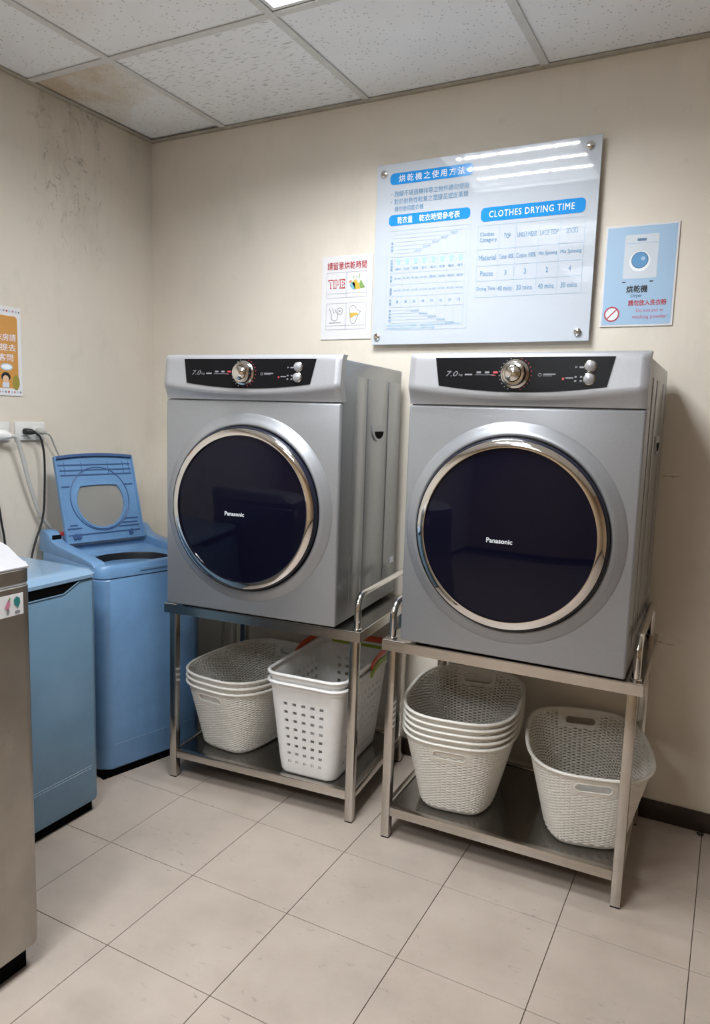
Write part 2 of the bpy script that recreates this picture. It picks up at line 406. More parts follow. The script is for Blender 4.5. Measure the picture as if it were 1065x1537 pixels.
# ceiling: slab above, grid of tee bars, panels lying in the grid
ceil = structure(obj('ceiling', box(-0.1, RX+0.1, RY-0.1, 0.1, 2.52, 2.6), mat('plenum_grey', (0.25, 0.25, 0.25), 0.9)))
xs = [0.0, GX]
while xs[-1]+G < RX-0.05: xs.append(xs[-1]+G)
xs.append(RX)
ys = [0.0, GY]
while ys[-1]-0.613 > RY+0.05: ys.append(ys[-1]-0.613)
ys.append(RY)
for x in xs[1:-1]: obj('tee_bar', add_box(box(x-0.0125, x+0.0125, RY+0.02, -0.02, RH, RH+0.003), x-0.002, x+0.002, RY+0.02, -0.02, RH+0.003, RH+0.03), M_grid, ceil)
for y in ys[1:-1]:
    for a, b in zip(xs, xs[1:]):
        obj('tee_bar', add_box(box(a+0.0128, b-0.0128, y-0.0125, y+0.0125, RH+0.0002, RH+0.003), a+0.013, b-0.013, y-0.002, y+0.002, RH+0.003, RH+0.03), M_grid, ceil)
LIGHT_CELLS = [(2, 1), (2, 3), (2, 5)]           # column, row of the fluorescent troffers
cp_me = {}
for i, (a, b) in enumerate(zip(xs, xs[1:])):
    for j, (d, c) in enumerate(zip(ys, ys[1:])):
        if (i, j) in LIGHT_CELLS: continue
        material = M_cp
        if (i, j) == (1, 0): material = M_cp_dash
        if (i, j) == (0, 0): material = M_cp_st
        if (i, j) == (1, 1): material = M_cp_st2
        me = slab_mesh((round(b-a, 3), round(d-c, 3), material.name), b-a-0.010, d-c-0.010, 0.015, 0.002, cp_me, 'ceiling_panel', material)
        o = link('ceiling_panel', me, None, ceil, ((a+b)/2, (c+d)/2, RH+0.020), smooth=0)
        if (i, j) == (0, 0): o.rotation_euler = (0.006, -0.012, 0); o.location.z += 0.004
structure(obj('trim_1', add_box(box(0.002, RX-0.002, -0.022, -0.0005, RH, RH+0.002), 0.002, RX-0.002, -0.003, -0.0005, RH-0.004, RH+0.022), M_angle))
structure(obj('trim_2', add_box(box(0.0005, 0.022, RY+0.002, -0.0225, RH, RH+0.002), 0.0005, 0.003, RY+0.002, -0.0225, RH-0.004, RH+0.022), M_angle))

# ================================================================== CEILING LIGHTS
M_tray = mat('white_reflector', (0.8, 0.8, 0.8), 0.35); M_louver = mat('louver_white', (0.62, 0.64, 0.66), 0.35)
M_tubeglow = mat('lit_tube', (1, 1, 1), 0.4); _b = M_tubeglow.node_tree.nodes['Principled BSDF']
_b.inputs['Emission Color'].default_value = (0.93, 0.97, 1.0, 1); _b.inputs['Emission Strength'].default_value = 6.0
def troffer(i, j, label):
    x0, x1, y1, y0 = xs[i]+0.014, xs[i+1]-0.014, ys[j]-0.014, ys[j+1]+0.014
    cx, cy = (x0+x1)/2, (y0+y1)/2; hx, hy = (x1-x0)/2, (y1-y0)/2
    t = thing('ceiling_light', label, 'ceiling light', (cx, cy, RH), 0, 'recessed fluorescent ceiling lights')
    bm = bmesh.new()
    for a in ((-hx, hx, -hy, -hy+0.012), (-hx, hx, hy-0.012, hy), (-hx, -hx+0.012, -hy+0.012, hy-0.012), (hx-0.012, hx, -hy+0.012, hy-0.012)): add_box(bm, *a, 0.004, 0.018)
    obj('frame', bm, M_tray, t)
    bm = bmesh.new(); add_box(bm, -hx, hx, -hy, hy, 0.098, 0.10)
    for a in ((-hx, hx, -hy, -hy+0.003), (-hx, hx, hy-0.003, hy), (-hx, -hx+0.003, -hy+0.003, hy-0.003), (hx-0.003, hx, -hy+0.003, hy-0.003)): add_box(bm, *a, 0.018, 0.098)
    obj('housing', bm, M_tray, t)
    for k in range(4):
        yy = (k-1.5)*0.145
        o = obj('tube', tube([(-hx+0.02, yy, 0.062), (hx-0.02, yy, 0.062)], 0.013, n=12), M_tubeglow, t)
        ld = bpy.data.lights.new('tube_light', 'AREA'); ld.shape = 'RECTANGLE'; ld.size = 2*hx-0.05; ld.size_y = 0.024; ld.energy = TUBE_W; ld.color = TUBE_COL
        ld.spread = math.radians(180)
        l = bpy.data.objects.new('tube_light', ld); C.objects.link(l); l.parent = t; l.location = (0, yy, 0.0470)
    for k in range(5):
        yy = (k-2)*0.145; 
        if abs(yy) > hy-0.015: yy = math.copysign(hy-0.014, yy)
        obj('louver_blade', box(-hx+0.013, hx-0.013, yy-0.001, yy+0.001, 0.024, 0.0465), M_louver, t)
    for k in range(7): obj('louver_blade', box((k-3)*0.078-0.001, (k-3)*0.078+0.001, -hy+0.015, hy-0.015, 0.032, 0.045), M_louver, t)
troffer(2, 1, 'recessed fluorescent light of four tubes in the ceiling close to the stained panels')
troffer(2, 3, 'recessed fluorescent light of four tubes mid-room, second from the wall with the signs')
troffer(2, 5, 'recessed fluorescent light of four tubes farthest from the wall with the signs')

# ================================================================== WALL SIGNS
def wall_frame(x0, z0, y): return dict(O=(x0, y, z0), U=(1, 0, 0), V=(0, 0, 1), Nn=(0, -1, 0))
# big acrylic board
BX0, BX1, BZ0, BZ1 = 1.060, 1.815, 1.511, 2.122; BW, BH = BX1-BX0, BZ1-BZ0
board = thing('notice_board', 'large white acrylic notice board with blue headings and drying time tables', 'notice board', ((BX0+BX1)/2, 0, BZ0))
bl = lambda *a: None
bm = box(-BW/2, BW/2, -0.024, -0.019, 0, BH, 0.001, 1); obj('panel', bm, M_acrylic, board)
for u, v in ((0.030, BH-0.032), (BW-0.035, BH-0.030), (BW-0.035, 0.028), (0.022, 0.028)):
    so = obj('standoff_bolt', lathe([(0.0, 0.033), (0.008, 0.033), (0.0115, 0.031), (0.012, 0.0245), (0.012, 0.0241)], u-BW/2, v, 0, 24), M_tube, board)
    obj('standoff_post', lathe([(0.007, 0.019), (0.007, 0.0002)], u-BW/2, v, 0, 16, True, True), M_tube, so)
pb = Print(board, (-BW/2, -0.0242, 0), (1, 0, 0), (0, 0, 1), (0, -1, 0))
def pill(u0, u1, v0, v1): return pb.rect(u0, u1, v0, v1, M_ink_blue, 'heading_band', 0.0006, min(0.014, (v1-v0)/2.05))
pill(0.052, 0.350, 0.540, 0.578); pb.text('烘乾機之使用方法', 0.085, 0.322, 0.547, 0.571, M_ink_white, 0.008, space=1.35)
pb.text('・脫線不堪過轉排等之物件請勿使用', 0.058, 0.338, 0.500, 0.519, M_ink_text, 0.004)
pb.text('・對於耐熱性較差之塑膠品或皮革類', 0.058, 0.338, 0.474, 0.493, M_ink_text, 0.004)
pb.text('請勿使用乾衣機', 0.072, 0.180, 0.450, 0.468, M_ink_text, 0.004)
pill(0.052, 0.348, 0.404, 0.440); pb.text('乾衣量', 0.085, 0.141, 0.410, 0.433, M_ink_white, 0.012); pb.text('乾衣時間參考表', 0.166, 0.312, 0.410, 0.433, M_ink_white, 0.012)
pill(0.385, 0.718, 0.388, 0.432); pb.text('CLOTHES DRYING TIME', 0.413, 0.685, 0.400, 0.420, M_ink_white, 0.014, space=1.15)
# English table
tu = [0.378, 0.450, 0.505, 0.578, 0.645, 0.720]; tv = [0.376, 0.300, 0.248, 0.200, 0.148]
pb.lines([(tu[0], v, tu[-1], v) for v in tv]+[(u, tv[0], u, tv[-1]) for u in tu], 0.0013, M_ink_line)
rows = [['Clothes\nCategory', 'TOP', 'UNDERWEAR', 'LACE TOP', 'SOCKS'], ['Material', 'Cotton 100%', 'Cotton 100%', 'Mix Spinning', 'Mix Spinning'],
        ['Pieces', '3', '3', '2', '4'], ['Drying Time', '40 mins', '30 mins', '40 mins', '30 mins']]
for r, row in enumerate(rows):
    vc = (tv[r]+tv[r+1])/2
    for c_, s_ in enumerate(row):
        wmax = (tu[c_+1]-tu[c_])*0.86; hh = 0.034 if '\n' in s_ else (0.016 if len(s_) < 9 else 0.015)
        wd = min(wmax, 0.0072*max(len(q) for q in s_.split('\n')))
        uc = (tu[c_]+tu[c_+1])/2
        pb.text(s_, uc-wd/2, uc+wd/2, vc-hh/2, vc+hh/2, M_ink_text, 0.006)
# Chinese chart
cu0, cu1, cv0, cv1 = 0.050, 0.352, 0.050, 0.386
segs = [(cu0, cv0, cu1, cv0), (cu0, cv1, cu1, cv1), (cu0, cv0, cu0, cv1), (cu1, cv0, cu1, cv1)]
gu = [0.078+k*0.0325 for k in range(9)]
for v in (0.298, 0.244, 0.205, 0.165, 0.128): segs.append((0.062, v, gu[-1], v))
for k, u in enumerate(gu): segs.append((u, 0.128-(0 if k < 2 else 0.010*(k-1)), u, 0.298+(0 if k < 4 else 0.014*(k-3))))
for k in range(6): segs.append((0.078, 0.310+k*0.0125, gu[3+min(k, 5)], 0.310+k*0.0125))
for k in range(5): segs.append((gu[2+k] if k > 5 else 0.078, 0.118-k*0.011, gu[3+k], 0.118-k*0.011))
pb.lines(segs, 0.0009, M_ink_line)
for v0, v1, s_ in ((0.316, 0.350, '洗衣量'), (0.250, 0.292, '衣物種類'), (0.212, 0.238, '材質'), (0.170, 0.196, '重量'), (0.134, 0.158, '件數'), (0.076, 0.122, '乾衣時間')):
    n_ = len(s_)
    for q, ch in enumerate(s_):
        hh = (v1-v0)/n_; pb.text(ch, 0.064, 0.073, v1-(q+1)*hh+0.001, v1-q*hh-0.001, M_ink_text, 0.004)
for k in range(8):
    u = gu[k]+0.004; e = gu[k+1]-0.004
    pb.text('棉 100%' if k < 4 else '混紡', u, e, 0.222, 0.230, M_ink_text); pb.text('%d0 公克' % (k+2), u, e, 0.182, 0.189, M_ink_text)
    pb.text(str((3, 3, 5, 4, 10, 16, 20, 12)[k]), u+0.007, e-0.007, 0.142, 0.151, M_ink_text)
    # small garment pictograms
    c_ = (u+e)/2; pb.poly([(c_-0.009, 0.287), (c_-0.005, 0.292), (c_+0.005, 0.292), (c_+0.009, 0.287), (c_+0.006, 0.283), (c_+0.005, 0.272), (c_-0.005, 0.272), (c_-0.006, 0.283)], M_ink_pale)
    pb.text(('襯衫', '內衣', '短褲', '浴巾', '毛巾', '床單', '睡衣', '襪子')[k], u+0.002, e-0.002, 0.253, 0.262, M_ink_text)
for k in range(5):
    pb.text('約%d0分' % (k+3), gu[3+k]-0.028, gu[3+k]+0.004, 0.111-k*0.011, 0.117-k*0.011, M_ink_text)
    pb.text('%d公斤' % (k+3), gu[3+k]-0.024, gu[3+k]+0.004, 0.312+k*0.0125, 0.319+k*0.0125, M_ink_text)
pb.text('※乾衣時間依衣物種類、脫水程度及室溫而有所不同', 0.056, 0.330, 0.063, 0.070, M_ink_pale, 0.004); pb.text('※請勿超過規定之乾衣量', 0.056, 0.240, 0.053, 0.060, M_ink_pale, 0.004)

def sheet_sign(name, label, x0, z0, w, h, material, parts_y=-0.0042):
    t = thing(name, label, 'poster', (x0+w/2, 0, z0))
    obj('sheet', box(-w/2, w/2, -0.004, -0.0005, 0, h, 0.0006, 1), material, t)
    return t, Print(t, (-w/2, -0.0042, 0), (1, 0, 0), (0, 0, 1), (0, -1, 0))
# small white poster
w_, h_ = 0.210, 0.299
t, p = sheet_sign('reminder_poster', 'small white poster with red heading and four cartoon cells', 0.835, 1.536, w_, h_, M_paper)
p.text('請留意烘乾時間', 0.024, 0.186, 0.250, 0.277, M_red, 0.008)
sg = []
for v0, v1, vm in ((0.150, 0.240, 0.165), (0.036, 0.130, 0.050)):
    sg += [(0.022, v0, 0.188, v0), (0.022, v1, 0.188, v1), (0.022, vm, 0.188, vm), (0.022, v0, 0.022, v1), (0.103, v0, 0.103, v1), (0.107, v0, 0.107, v1), (0.188, v0, 0.188, v1)]
p.lines(sg, 0.0014, mat('pale_grey_ink', (0.50, 0.52, 0.60), 0.4))
p.text('TiME', 0.030, 0.098, 0.184, 0.214, M_red, 0.05); p.text('TiME', 0.033, 0.095, 0.187, 0.211, M_paper, 0.012, h=0.0013)
for pts, mm in (([(0.118, 0.192), (0.130, 0.178), (0.142, 0.176), (0.140, 0.200), (0.126, 0.204)], M_aqua), ([(0.128, 0.200), (0.140, 0.214), (0.158, 0.196), (0.160, 0.178), (0.142, 0.177)], M_yellow),
                ([(0.158, 0.200), (0.164, 0.210), (0.176, 0.190), (0.182, 0.182), (0.160, 0.180)], M_leaf), ([(0.114, 0.204), (0.122, 0.198), (0.128, 0.208), (0.120, 0.210)], M_pink)): p.poly(pts, mm)
p.lines([(0.134, 0.216, 0.135, 0.226), (0.156, 0.214, 0.159, 0.232), (0.146, 0.216, 0.148, 0.224)], 0.0022, M_leaf)
def stroke(P_, pts, wd, mm, name='drawing'): P_.lines([(*a, *b) for a, b in zip(pts, pts[1:])], wd, mm, name)
arc = lambda cu, cv, r, a0, a1, n=12, k=1.0: [(cu+r*math.cos(a0+(a1-a0)*q/n), cv+r*k*math.sin(a0+(a1-a0)*q/n)) for q in range(n+1)]
stroke(p, [(0.036, 0.112), (0.044, 0.092)]+arc(0.058, 0.080, 0.013, PI, 2*PI)+[(0.072, 0.096)], 0.002, M_grey_ink)
stroke(p, [(0.048, 0.112), (0.056, 0.094)], 0.002, M_grey_ink); stroke(p, [(0.060, 0.110), (0.066, 0.094)], 0.002, M_grey_ink)
stroke(p, arc(0.080, 0.102, 0.012, 0, 2*PI), 0.002, M_grey_ink); p.disc(0.080, 0.102, 0.003, M_grey_ink); stroke(p, [(0.036, 0.060), (0.086, 0.060)], 0.002, M_grey_ink)
p.poly([(0.122, 0.094), (0.152, 0.094), (0.158, 0.086), (0.140, 0.084), (0.126, 0.074)], M_yellow)
stroke(p, arc(0.134, 0.106, 0.014, 0.2, PI+0.3)+[(0.122, 0.092), (0.124, 0.072)]+arc(0.136, 0.068, 0.012, PI, 2*PI)+[(0.158, 0.088), (0.166, 0.098), (0.150, 0.106)], 0.0016, M_grey_ink)
# blue dryer sign
w_, h_ = 0.209, 0.300
t, p = sheet_sign('dryer_sign', 'pale blue sign with machine picture and red prohibition circle beside the notice board', 1.841, 1.554, w_, h_, M_paper)
p.rect(0.006, w_-0.006, 0.006, h_-0.006, M_pale, 'blue_ground', 0.0004)
p.rect(0.058, 0.154, 0.142, 0.270, M_iconw, 'machine_picture', 0.0007, 0.004); p.rect(0.061, 0.151, 0.244, 0.2455, M_pale, 'print_shape', 0.001)
p.rect(0.093, 0.119, 0.2505, 0.2585, M_icond, 'print_shape', 0.001, 0.002); p.disc(0.104, 0.192, 0.030, M_ink_white, 'print_shape', 0.0009); p.disc(0.104, 0.195, 0.0245, M_icond, 'print_shape', 0.0011); p.disc(0.104, 0.195, 0.0215, M_iconb, 'print_shape', 0.0013)
p.disc(0.113, 0.199, 0.006, M_pale, 'print_shape', 0.0015)
p.rect(0.058, 0.068, 0.130, 0.1335, M_inkblack); p.rect(0.136, 0.146, 0.130, 0.1335, M_inkblack)
p.text('烘乾機', 0.072, 0.132, 0.100, 0.121, M_inkblack, 0.022); p.text('Dryer', 0.086, 0.118, 0.083, 0.096, M_icond, 0.012)
p.text('請勿放入洗衣粉', 0.080, 0.188, 0.061, 0.078, M_red, 0.02); p.text('Do not put in', 0.104, 0.180, 0.039, 0.052, M_rose, 0.007); p.text('washing powder', 0.094, 0.192, 0.020, 0.034, M_rose, 0.007)
p.disc(0.034, 0.038, 0.019, M_ink_white, 'prohibition_ground', 0.0008); p.ring(0.034, 0.038, 0.0185, 0.0225, M_red, 'prohibition_ring', 0.0011); p.lines([(0.020, 0.024, 0.048, 0.052)], 0.0035, M_red, 'prohibition_bar', 0.0011)
# orange poster on the left wall
PY1, PZ0, PW_, PH_ = -0.652, 1.289, 0.212, 0.301
t = thing('orange_poster', 'orange poster in a white dotted border above the white wall outlet', 'poster', (0, PY1-PW_/2, PZ0))
obj('sheet', box(0.0005, 0.004, -PW_/2, PW_/2, 0, PH_, 0.0006, 1), M_paper, t)
p = Print(t, (0.0042, -PW_/2, 0), (0, 1, 0), (0, 0, 1), (1, 0, 0))
p.rect(0.016, PW_-0.016, 0.026, PH_-0.030, M_or_paper, 'orange_ground', 0.0004, 0.012)
cols = [M_rose, M_red, M_ink_line, M_ink_line, M_grey_ink]
for k in range(17):
    for v in (0.013, PH_-0.014): p.disc(PW_-0.009-k*0.0118, v, 0.0036, cols[(4+k*3) % 5], 'border_dot', n=12)
for q, s_ in enumerate(('使用洗衣房請', '勿隨意提去', '他人衣客問')): p.text(s_, 0.028, PW_-0.024-(0.012 if q == 2 else 0), 0.186-q*0.034, 0.210-q*0.034, M_pink, 0.03); p.text(s_, 0.028, PW_-0.024-(0.012 if q == 2 else 0), 0.186-q*0.034, 0.210-q*0.034, M_ink_white, 0.004, h=0.0013)
p.disc(PW_-0.062, 0.098, 0.024, M_ink_line, 'bubble', 0.0006, 0.012); p.disc(PW_-0.062, 0.098, 0.020, M_ink_white, 'bubble', 0.0008, 0.008)
p.disc(PW_-0.026, 0.046, 0.014, M_olive, 'bush', 0.0007, 0.026)
p.disc(PW_-0.066, 0.064, 0.018, M_inkblack, 'figure_hair', 0.0008, 0.016); p.disc(PW_-0.067, 0.056, 0.012, M_skin, 'figure_face', 0.001, 0.013); p.rect(PW_-0.080, PW_-0.054, 0.028, 0.046, M_iconw, 'figure_body', 0.0009)

# ================================================================== OUTLETS AND CORDS (left wall)
def outlet(label, y0, y1, z0, z1):
    t = thing('wall_outlet', label, 'wall outlet', (0, (y0+y1)/2, (z0+z1)/2), 0, 'white wall outlets'); hw, hh = (y1-y0)/2, (z1-z0)/2
    obj('plate', box(0.0005, 0.010, -hw, hw, -hh, hh, 0.003, 2), M_white, t)
    for s in (-1, 1):
        k = obj('socket', box(0.010, 0.0125, s*0.026-0.017, s*0.026+0.017, -0.016, 0.016, 0.001, 1), M_white, t)
        obj('slot', add_box(box(0.0126, 0.0129, s*0.026-0.008, s*0.026-0.006, -0.006, 0.006), 0.0126, 0.0129, s*0.026+0.006, s*0.026+0.008, -0.006, 0.006), M_dark, k)
    return t
outlet('white double outlet with a black plug under the orange poster', -0.690, -0.568, 1.134, 1.199)
outlet('white double outlet with a white plug at the hose end', -0.842, -0.712, 1.134, 1.199)
def plug(parent, y, z, material, dy=0.02, size=0.011):
    bm = tube([(0.0135, y, z), (0.030, y, z), (0.036, y+dy*0.4, z-0.001), (0.038, y+dy, z-0.004)], size, n=10)
    for v in bm.verts:
        if v.co.y > y+dy*0.5: v.co.z = z-0.004+(v.co.z-z+0.004)*0.55
    return obj('plug', bm, material, parent)
def cord(name, label, pts, r, material, plug_at=None, plugmat=None, cat='power cord', **k):
    t = thing(name, label, cat, pts[-1]); inv = Vector(pts[-1])
    obj('cable', tube([p_-inv for p_ in spline(pts, 10)], r, n=10), material, t)
    if plug_at: o = plug(t, plug_at[0], plug_at[1], plugmat, **k); o.location = -inv
    return t
cord('power_cord', 'black power cord hanging from its plug beneath the orange poster', [(0.040, -0.632, 1.161), (0.042, -0.612, 1.140), (0.040, -0.598, 1.075), (0.040, -0.600, 0.96), (0.040, -0.612, 0.85), (0.048, -0.672, 0.70), (0.06, -0.71, 0.40)], 0.0038, M_rubber, (-0.655, 1.166), M_rubber)
M_gcord = grained('grey_cable', (0.42, 0.41, 0.38), 0.5)
cord('power_cord', 'thin grey power cord running down behind the open blue lid', [(0.036, -0.588, 1.160), (0.034, -0.565, 1.150), (0.024, -0.535, 1.105), (0.020, -0.505, 1.050), (0.018, -0.46, 0.93), (0.018, -0.43, 0.75), (0.018, -0.42, 0.5)], 0.003, M_gcord, (-0.603, 1.166), M_gcord, dy=0.016)
cord('water_hose', 'pale grey hose slanting down the wall to the open blue washer', [(0.045, -0.742, 1.150), (0.045, -0.715, 1.145), (0.040, -0.692, 1.090), (0.032, -0.655, 0.975), (0.026, -0.610, 0.865), (0.024, -0.555, 0.800), (0.022, -0.50, 0.745), (0.022, -0.46, 0.60)], 0.0075, grained('grey_hose', (0.55, 0.54, 0.51), 0.4), (-0.765, 1.155), M_white, 'hose', dy=0.026, size=0.019)
cord('power_cord', 'black power cord hanging on the wall behind the silver washer', [(0.012, -0.782, 1.05), (0.012, -0.772, 0.95), (0.014, -0.760, 0.85), (0.016, -0.750, 0.76), (0.02, -0.748, 0.5)], 0.004, M_rubber)
cord('drain_hose', 'pale drain hose hanging behind the stack of three baskets', [(0.418, -0.028, 0.58), (0.414, -0.028, 0.42), (0.404, -0.030, 0.28), (0.398, -0.035, 0.12), (0.40, -0.06, 0.012)], 0.006, grained('pale_hose', (0.55, 0.54, 0.50), 0.4), cat='hose')
cord('gas_pipe', 'thin pale pipe against the wall behind the stack of three baskets', [(0.46, -0.018, 0.60), (0.46, -0.018, 0.30), (0.46, -0.018, 0.066)], 0.004, M_gcord, cat='pipe')

# ================================================================== DRYERS
DW, DD, DH = 0.605, 0.526, 0.799
def make_dryer(label):
    t = thing('clothes_dryer', label, 'dryer', group='silver clothes dryers on steel stands')
    X = lambda u: u-DW/2
    Y0 = -DD/2
    # shell: sides, top, back
    obj('cabinet', box(-DW/2+0.002, DW/2-0.002, Y0+0.014, DD/2, 0.0, DH-0.012, 0.006, 2), M_side, t)
    # embossed side panels
    for s in (-1, 1):
        for a, b in ((0.10, 0.182), (0.205, 0.372), (0.395, 0.505)):
            x0, x1 = sorted((s*(DW/2-0.003), s*(DW/2+0.0004)))
            obj('side_panel', box(x0, x1, Y0+a, Y0+b, 0.055, 0.742, 0.0018, 2), M_side, t)
        x0, x1 = sorted((s*(DW/2-0.002), s*(DW/2+0.0050)))
        hnd = obj('side_handle', prism([(0.245+0.055+0.055*math.cos(PI+PI*k/12), 0.585+0.038*math.sin(PI+PI*k/12)) for k in range(13)]+[(0.355, 0.597), (0.245, 0.597)], lambda a, b: (x0, Y0+a, b), lambda a, b: (x1, Y0+a, b)), M_silver_top, t)
        x2, x3 = sorted((s*(DW/2+0.0040), s*(DW/2+0.0054)))
        obj('grip_hollow', prism([(0.262+0.040+0.040*math.cos(PI+PI*k/12), 0.579+0.024*math.sin(PI+PI*k/12)) for k in range(13)], lambda a, b: (x2, Y0+a, b), lambda a, b: (x3, Y0+a, b)), M_dark, hnd)
    obj('rating_tag', box(DW/2-0.002, DW/2+0.0012, Y0+0.465, Y0+0.497, 0.115, 0.137), M_iconw, t)
    # lower front
    fp = obj('front_panel', box(-DW/2, DW/2, Y0, Y0+0.016, 0.0, 0.661, 0.007, 3), M_silver, t)
    # control fascia with a bulging lip
    def lip(u): return 0.679+0.024*((u-DW/2)/(DW/2))**2
    def surf(u, v):
        L = lip(u)
        if v >= L:
            q = (v-L)/(0.792-L); off = 0.017*(1-q)+0.004*q
            if v > 0.787: off -= 0.010*((v-0.787)/0.012)**2
            d = (v-L)
            if d < 0.006: off -= 0.003*(1-d/0.006)**2
        else:
            q = (L-v)/(L-0.663); off = 0.014*(1-q)**1.5-0.001*q
        edge = min(u, DW-u)
        if edge < 0.008: off -= 0.006*(1-edge/0.008)**2
        return (X(u), Y0-off, v)
    rowsv = [0.0, 0.25, 0.5, 0.75, 1.0]
    def fs(s, tt):
        u = s*DW; L = lip(u)
        # t 0..0.4 underside, 0.4..1 face
        if tt < 0.4: v = 0.6635+(L-0.6635)*(tt/0.4)-1e-6
        else: v = L+(0.7985-L)*((tt-0.4)/0.6)
        return surf(u, v)
    cf = obj('control_panel', sheet(56, 20, fs, 0.03), M_silver_top, t, smooth=50)
    def ds(s, tt):
        ul, ur = 0.0885-0.0145*tt, 0.5125+0.0145*tt
        u = ul+(ur-ul)*s
        vb = 0.7125-0.015*(1-((u-0.3005)/0.212)**2); v = vb+(0.785-vb)*tt
        a = Vector(surf(u, v)); a.y -= 0.0016; return a
    disp = obj('display_panel', sheet(40, 8, ds, 0.004), M_black, t, smooth=50)
    # knob
    ku, kv = 0.290, 0.743; ky = surf(ku, kv)[1]-0.0016
    kn = obj('knob', lathe([(0.036, 0.0), (0.036, 0.004), (0.031, 0.006), (0.029, 0.020), (0.027, 0.023), (0.021, 0.024), (0.020, 0.021)], X(ku), kv, ky, 48), M_tube, t)
    obj('knob_cap', lathe([(0.0205, 0.018), (0.019, 0.028), (0.015, 0.031), (0.0, 0.032)], X(ku), kv, ky, 40), M_chrome, kn)
    bmw, bmr = bmesh.new(), bmesh.new()
    for k in range(22):
        a = PI*0.5+0.35+k*(2*PI-0.7)/21; r = 0.0405
        x_, z_ = X(ku)+r*math.cos(a), kv+r*math.sin(a)
        if z_ < 0.7045: continue
        q = surf(x_+DW/2, z_)[1]-0.0024
        add_box(bmr if math.cos(a) > -0.1 else bmw, x_-0.0013, x_+0.0013, q, q+0.0006, z_-0.0013, z_+0.0013)
    obj('dial_marks', bmw, M_grey_ink, disp); obj('dial_marks', bmr, M_red, disp)
    for u, v in ((0.4715, 0.7615), (0.471, 0.731)):
        y = surf(u, v)[1]-0.0016
        b = obj('button', lathe([(0.0145, 0.0), (0.0145, 0.003), (0.012, 0.005)], X(u), v, y, 32), M_tube, t)
        obj('button_cap', lathe([(0.0125, 0.004), (0.012, 0.008), (0.008, 0.0105), (0.0, 0.0112)], X(u), v, y, 32), M_silver_top, b)
    # print on the fascia (tilted face)
    a, b = Vector(surf(0.1, 0.72)), Vector(surf(0.1, 0.78)); V = (b-a).normalized(); Nn = Vector((1, 0, 0)).cross(V)
    def fprint(u, v): s_ = Vector(surf(u, v)); return Print(disp, s_+Nn*0.0020, (1, 0, 0), V, Nn)
    fprint(0.107, 0.736).text('7.0', 0, 0.032, 0, 0.014, M_grey_ink, 0.0, shear=0.25); fprint(0.142, 0.736).text('kg', 0, 0.010, 0, 0.008, M_grey_ink)
    fprint(0.158, 0.739).rect(0, 0.020, 0, 0.004, M_grey_ink, 'printed_mark')
    for k in range(3): fprint(0.189+k*0.022, 0.744).rect(0, 0.012, 0, 0.005, M_red if k == 2 else M_grey_ink, 'printed_mark')
    fprint(0.186, 0.7395).rect(0, 0.050, 0, 0.0012, M_grey_ink, 'printed_mark'); fprint(0.228, 0.7385).rect(0, 0.012, 0, 0.0012, M_red, 'printed_mark')
    fprint(0.352, 0.7405).ring(0, 0, 0.0030, 0.0042, M_grey_ink, 'printed_mark'); fprint(0.360, 0.7405).rect(0, 0.030, 0, 0.003, M_grey_ink, 'printed_mark'); fprint(0.360, 0.7375).rect(0, 0.022, 0, 0.0012, M_grey_ink, 'printed_mark')
    fprint(0.409, 0.731).disc(0, 0, 0.003, M_red, 'printed_mark'); fprint(0.415, 0.7315).rect(0, 0.018, 0, 0.003, M_grey_ink, 'printed_mark')
    for du in (0, 0.013):
        for dv in (0, 0.010): fprint(0.436+du, 0.724+dv).rect(0, 0.005, 0, 0.004, M_grey_ink, 'printed_mark')
    fprint(0.436, 0.757).poly([(0, 0), (0.006, 0.0025), (0, 0.005)], M_grey_ink, 'printed_mark'); fprint(0.446, 0.757).rect(0, 0.010, 0, 0.004, M_grey_ink, 'printed_mark')
    # door
    cu, cv = X(0.297), 0.334
    obj('door_surround', lathe([(0.292, -0.002), (0.290, 0.0008), (0.283, 0.004), (0.270, 0.012), (0.261, 0.0165), (0.256, 0.0165), (0.253, 0.012), (0.252, -0.001)], cu, cv, Y0, 128), M_silver, t, smooth=60)
    d = obj('door', lathe([(0.2505, 0.0), (0.2505, 0.026), (0.2485, 0.032), (0.2460, 0.034)], cu, cv, Y0, 128), M_navy, t)
    obj('chrome_ring', lathe([(0.2468, 0.030), (0.2462, 0.0325), (0.2445, 0.0340), (0.2265, 0.0398), (0.2245, 0.0395), (0.2235, 0.033)], cu, cv, Y0, 128), M_chrome, d, smooth=60)
    obj('door_glass', lathe([(0.2245, 0.0335), (0.20, 0.0362), (0.16, 0.0398), (0.11, 0.0428), (0.06, 0.0447), (0.02, 0.0453), (0.0, 0.0454)], cu, cv, Y0, 128), M_glass, d, smooth=180)
    co, fc = text_mesh('Panasonic', 0.022)
    a_, b_ = co[:, :2].min(0), co[:, :2].max(0); k = 0.068/(b_[0]-a_[0]); u0, v0 = 0.249, 0.3145
    me = bpy.data.meshes.new('logo')
    def gl(x, z):
        r = math.hypot(x-cu, z-cv); return Y0-float(np.interp(r, [0, 0.02, 0.06, 0.11, 0.16, 0.2, 0.2245], [0.0454, 0.0453, 0.0447, 0.0428, 0.0398, 0.0362, 0.0335]))-0.0008
    me.from_pydata([(X(u0+(c[0]-a_[0])*k), gl(X(u0+(c[0]-a_[0])*k), v0+(c[1]-a_[1])*k), v0+(c[1]-a_[1])*k) for c in co], [], fc)
    link('logo', me, M_ink_white, d, smooth=0)
    for x_ in (-1, 1):
        for y_ in (-1, 1): obj('foot', lathe_z([(0.018, -0.012), (0.020, -0.010), (0.020, 0.001)], x_*(DW/2-0.05), y_*(DD/2-0.05), True), M_rubber, t)
    return t
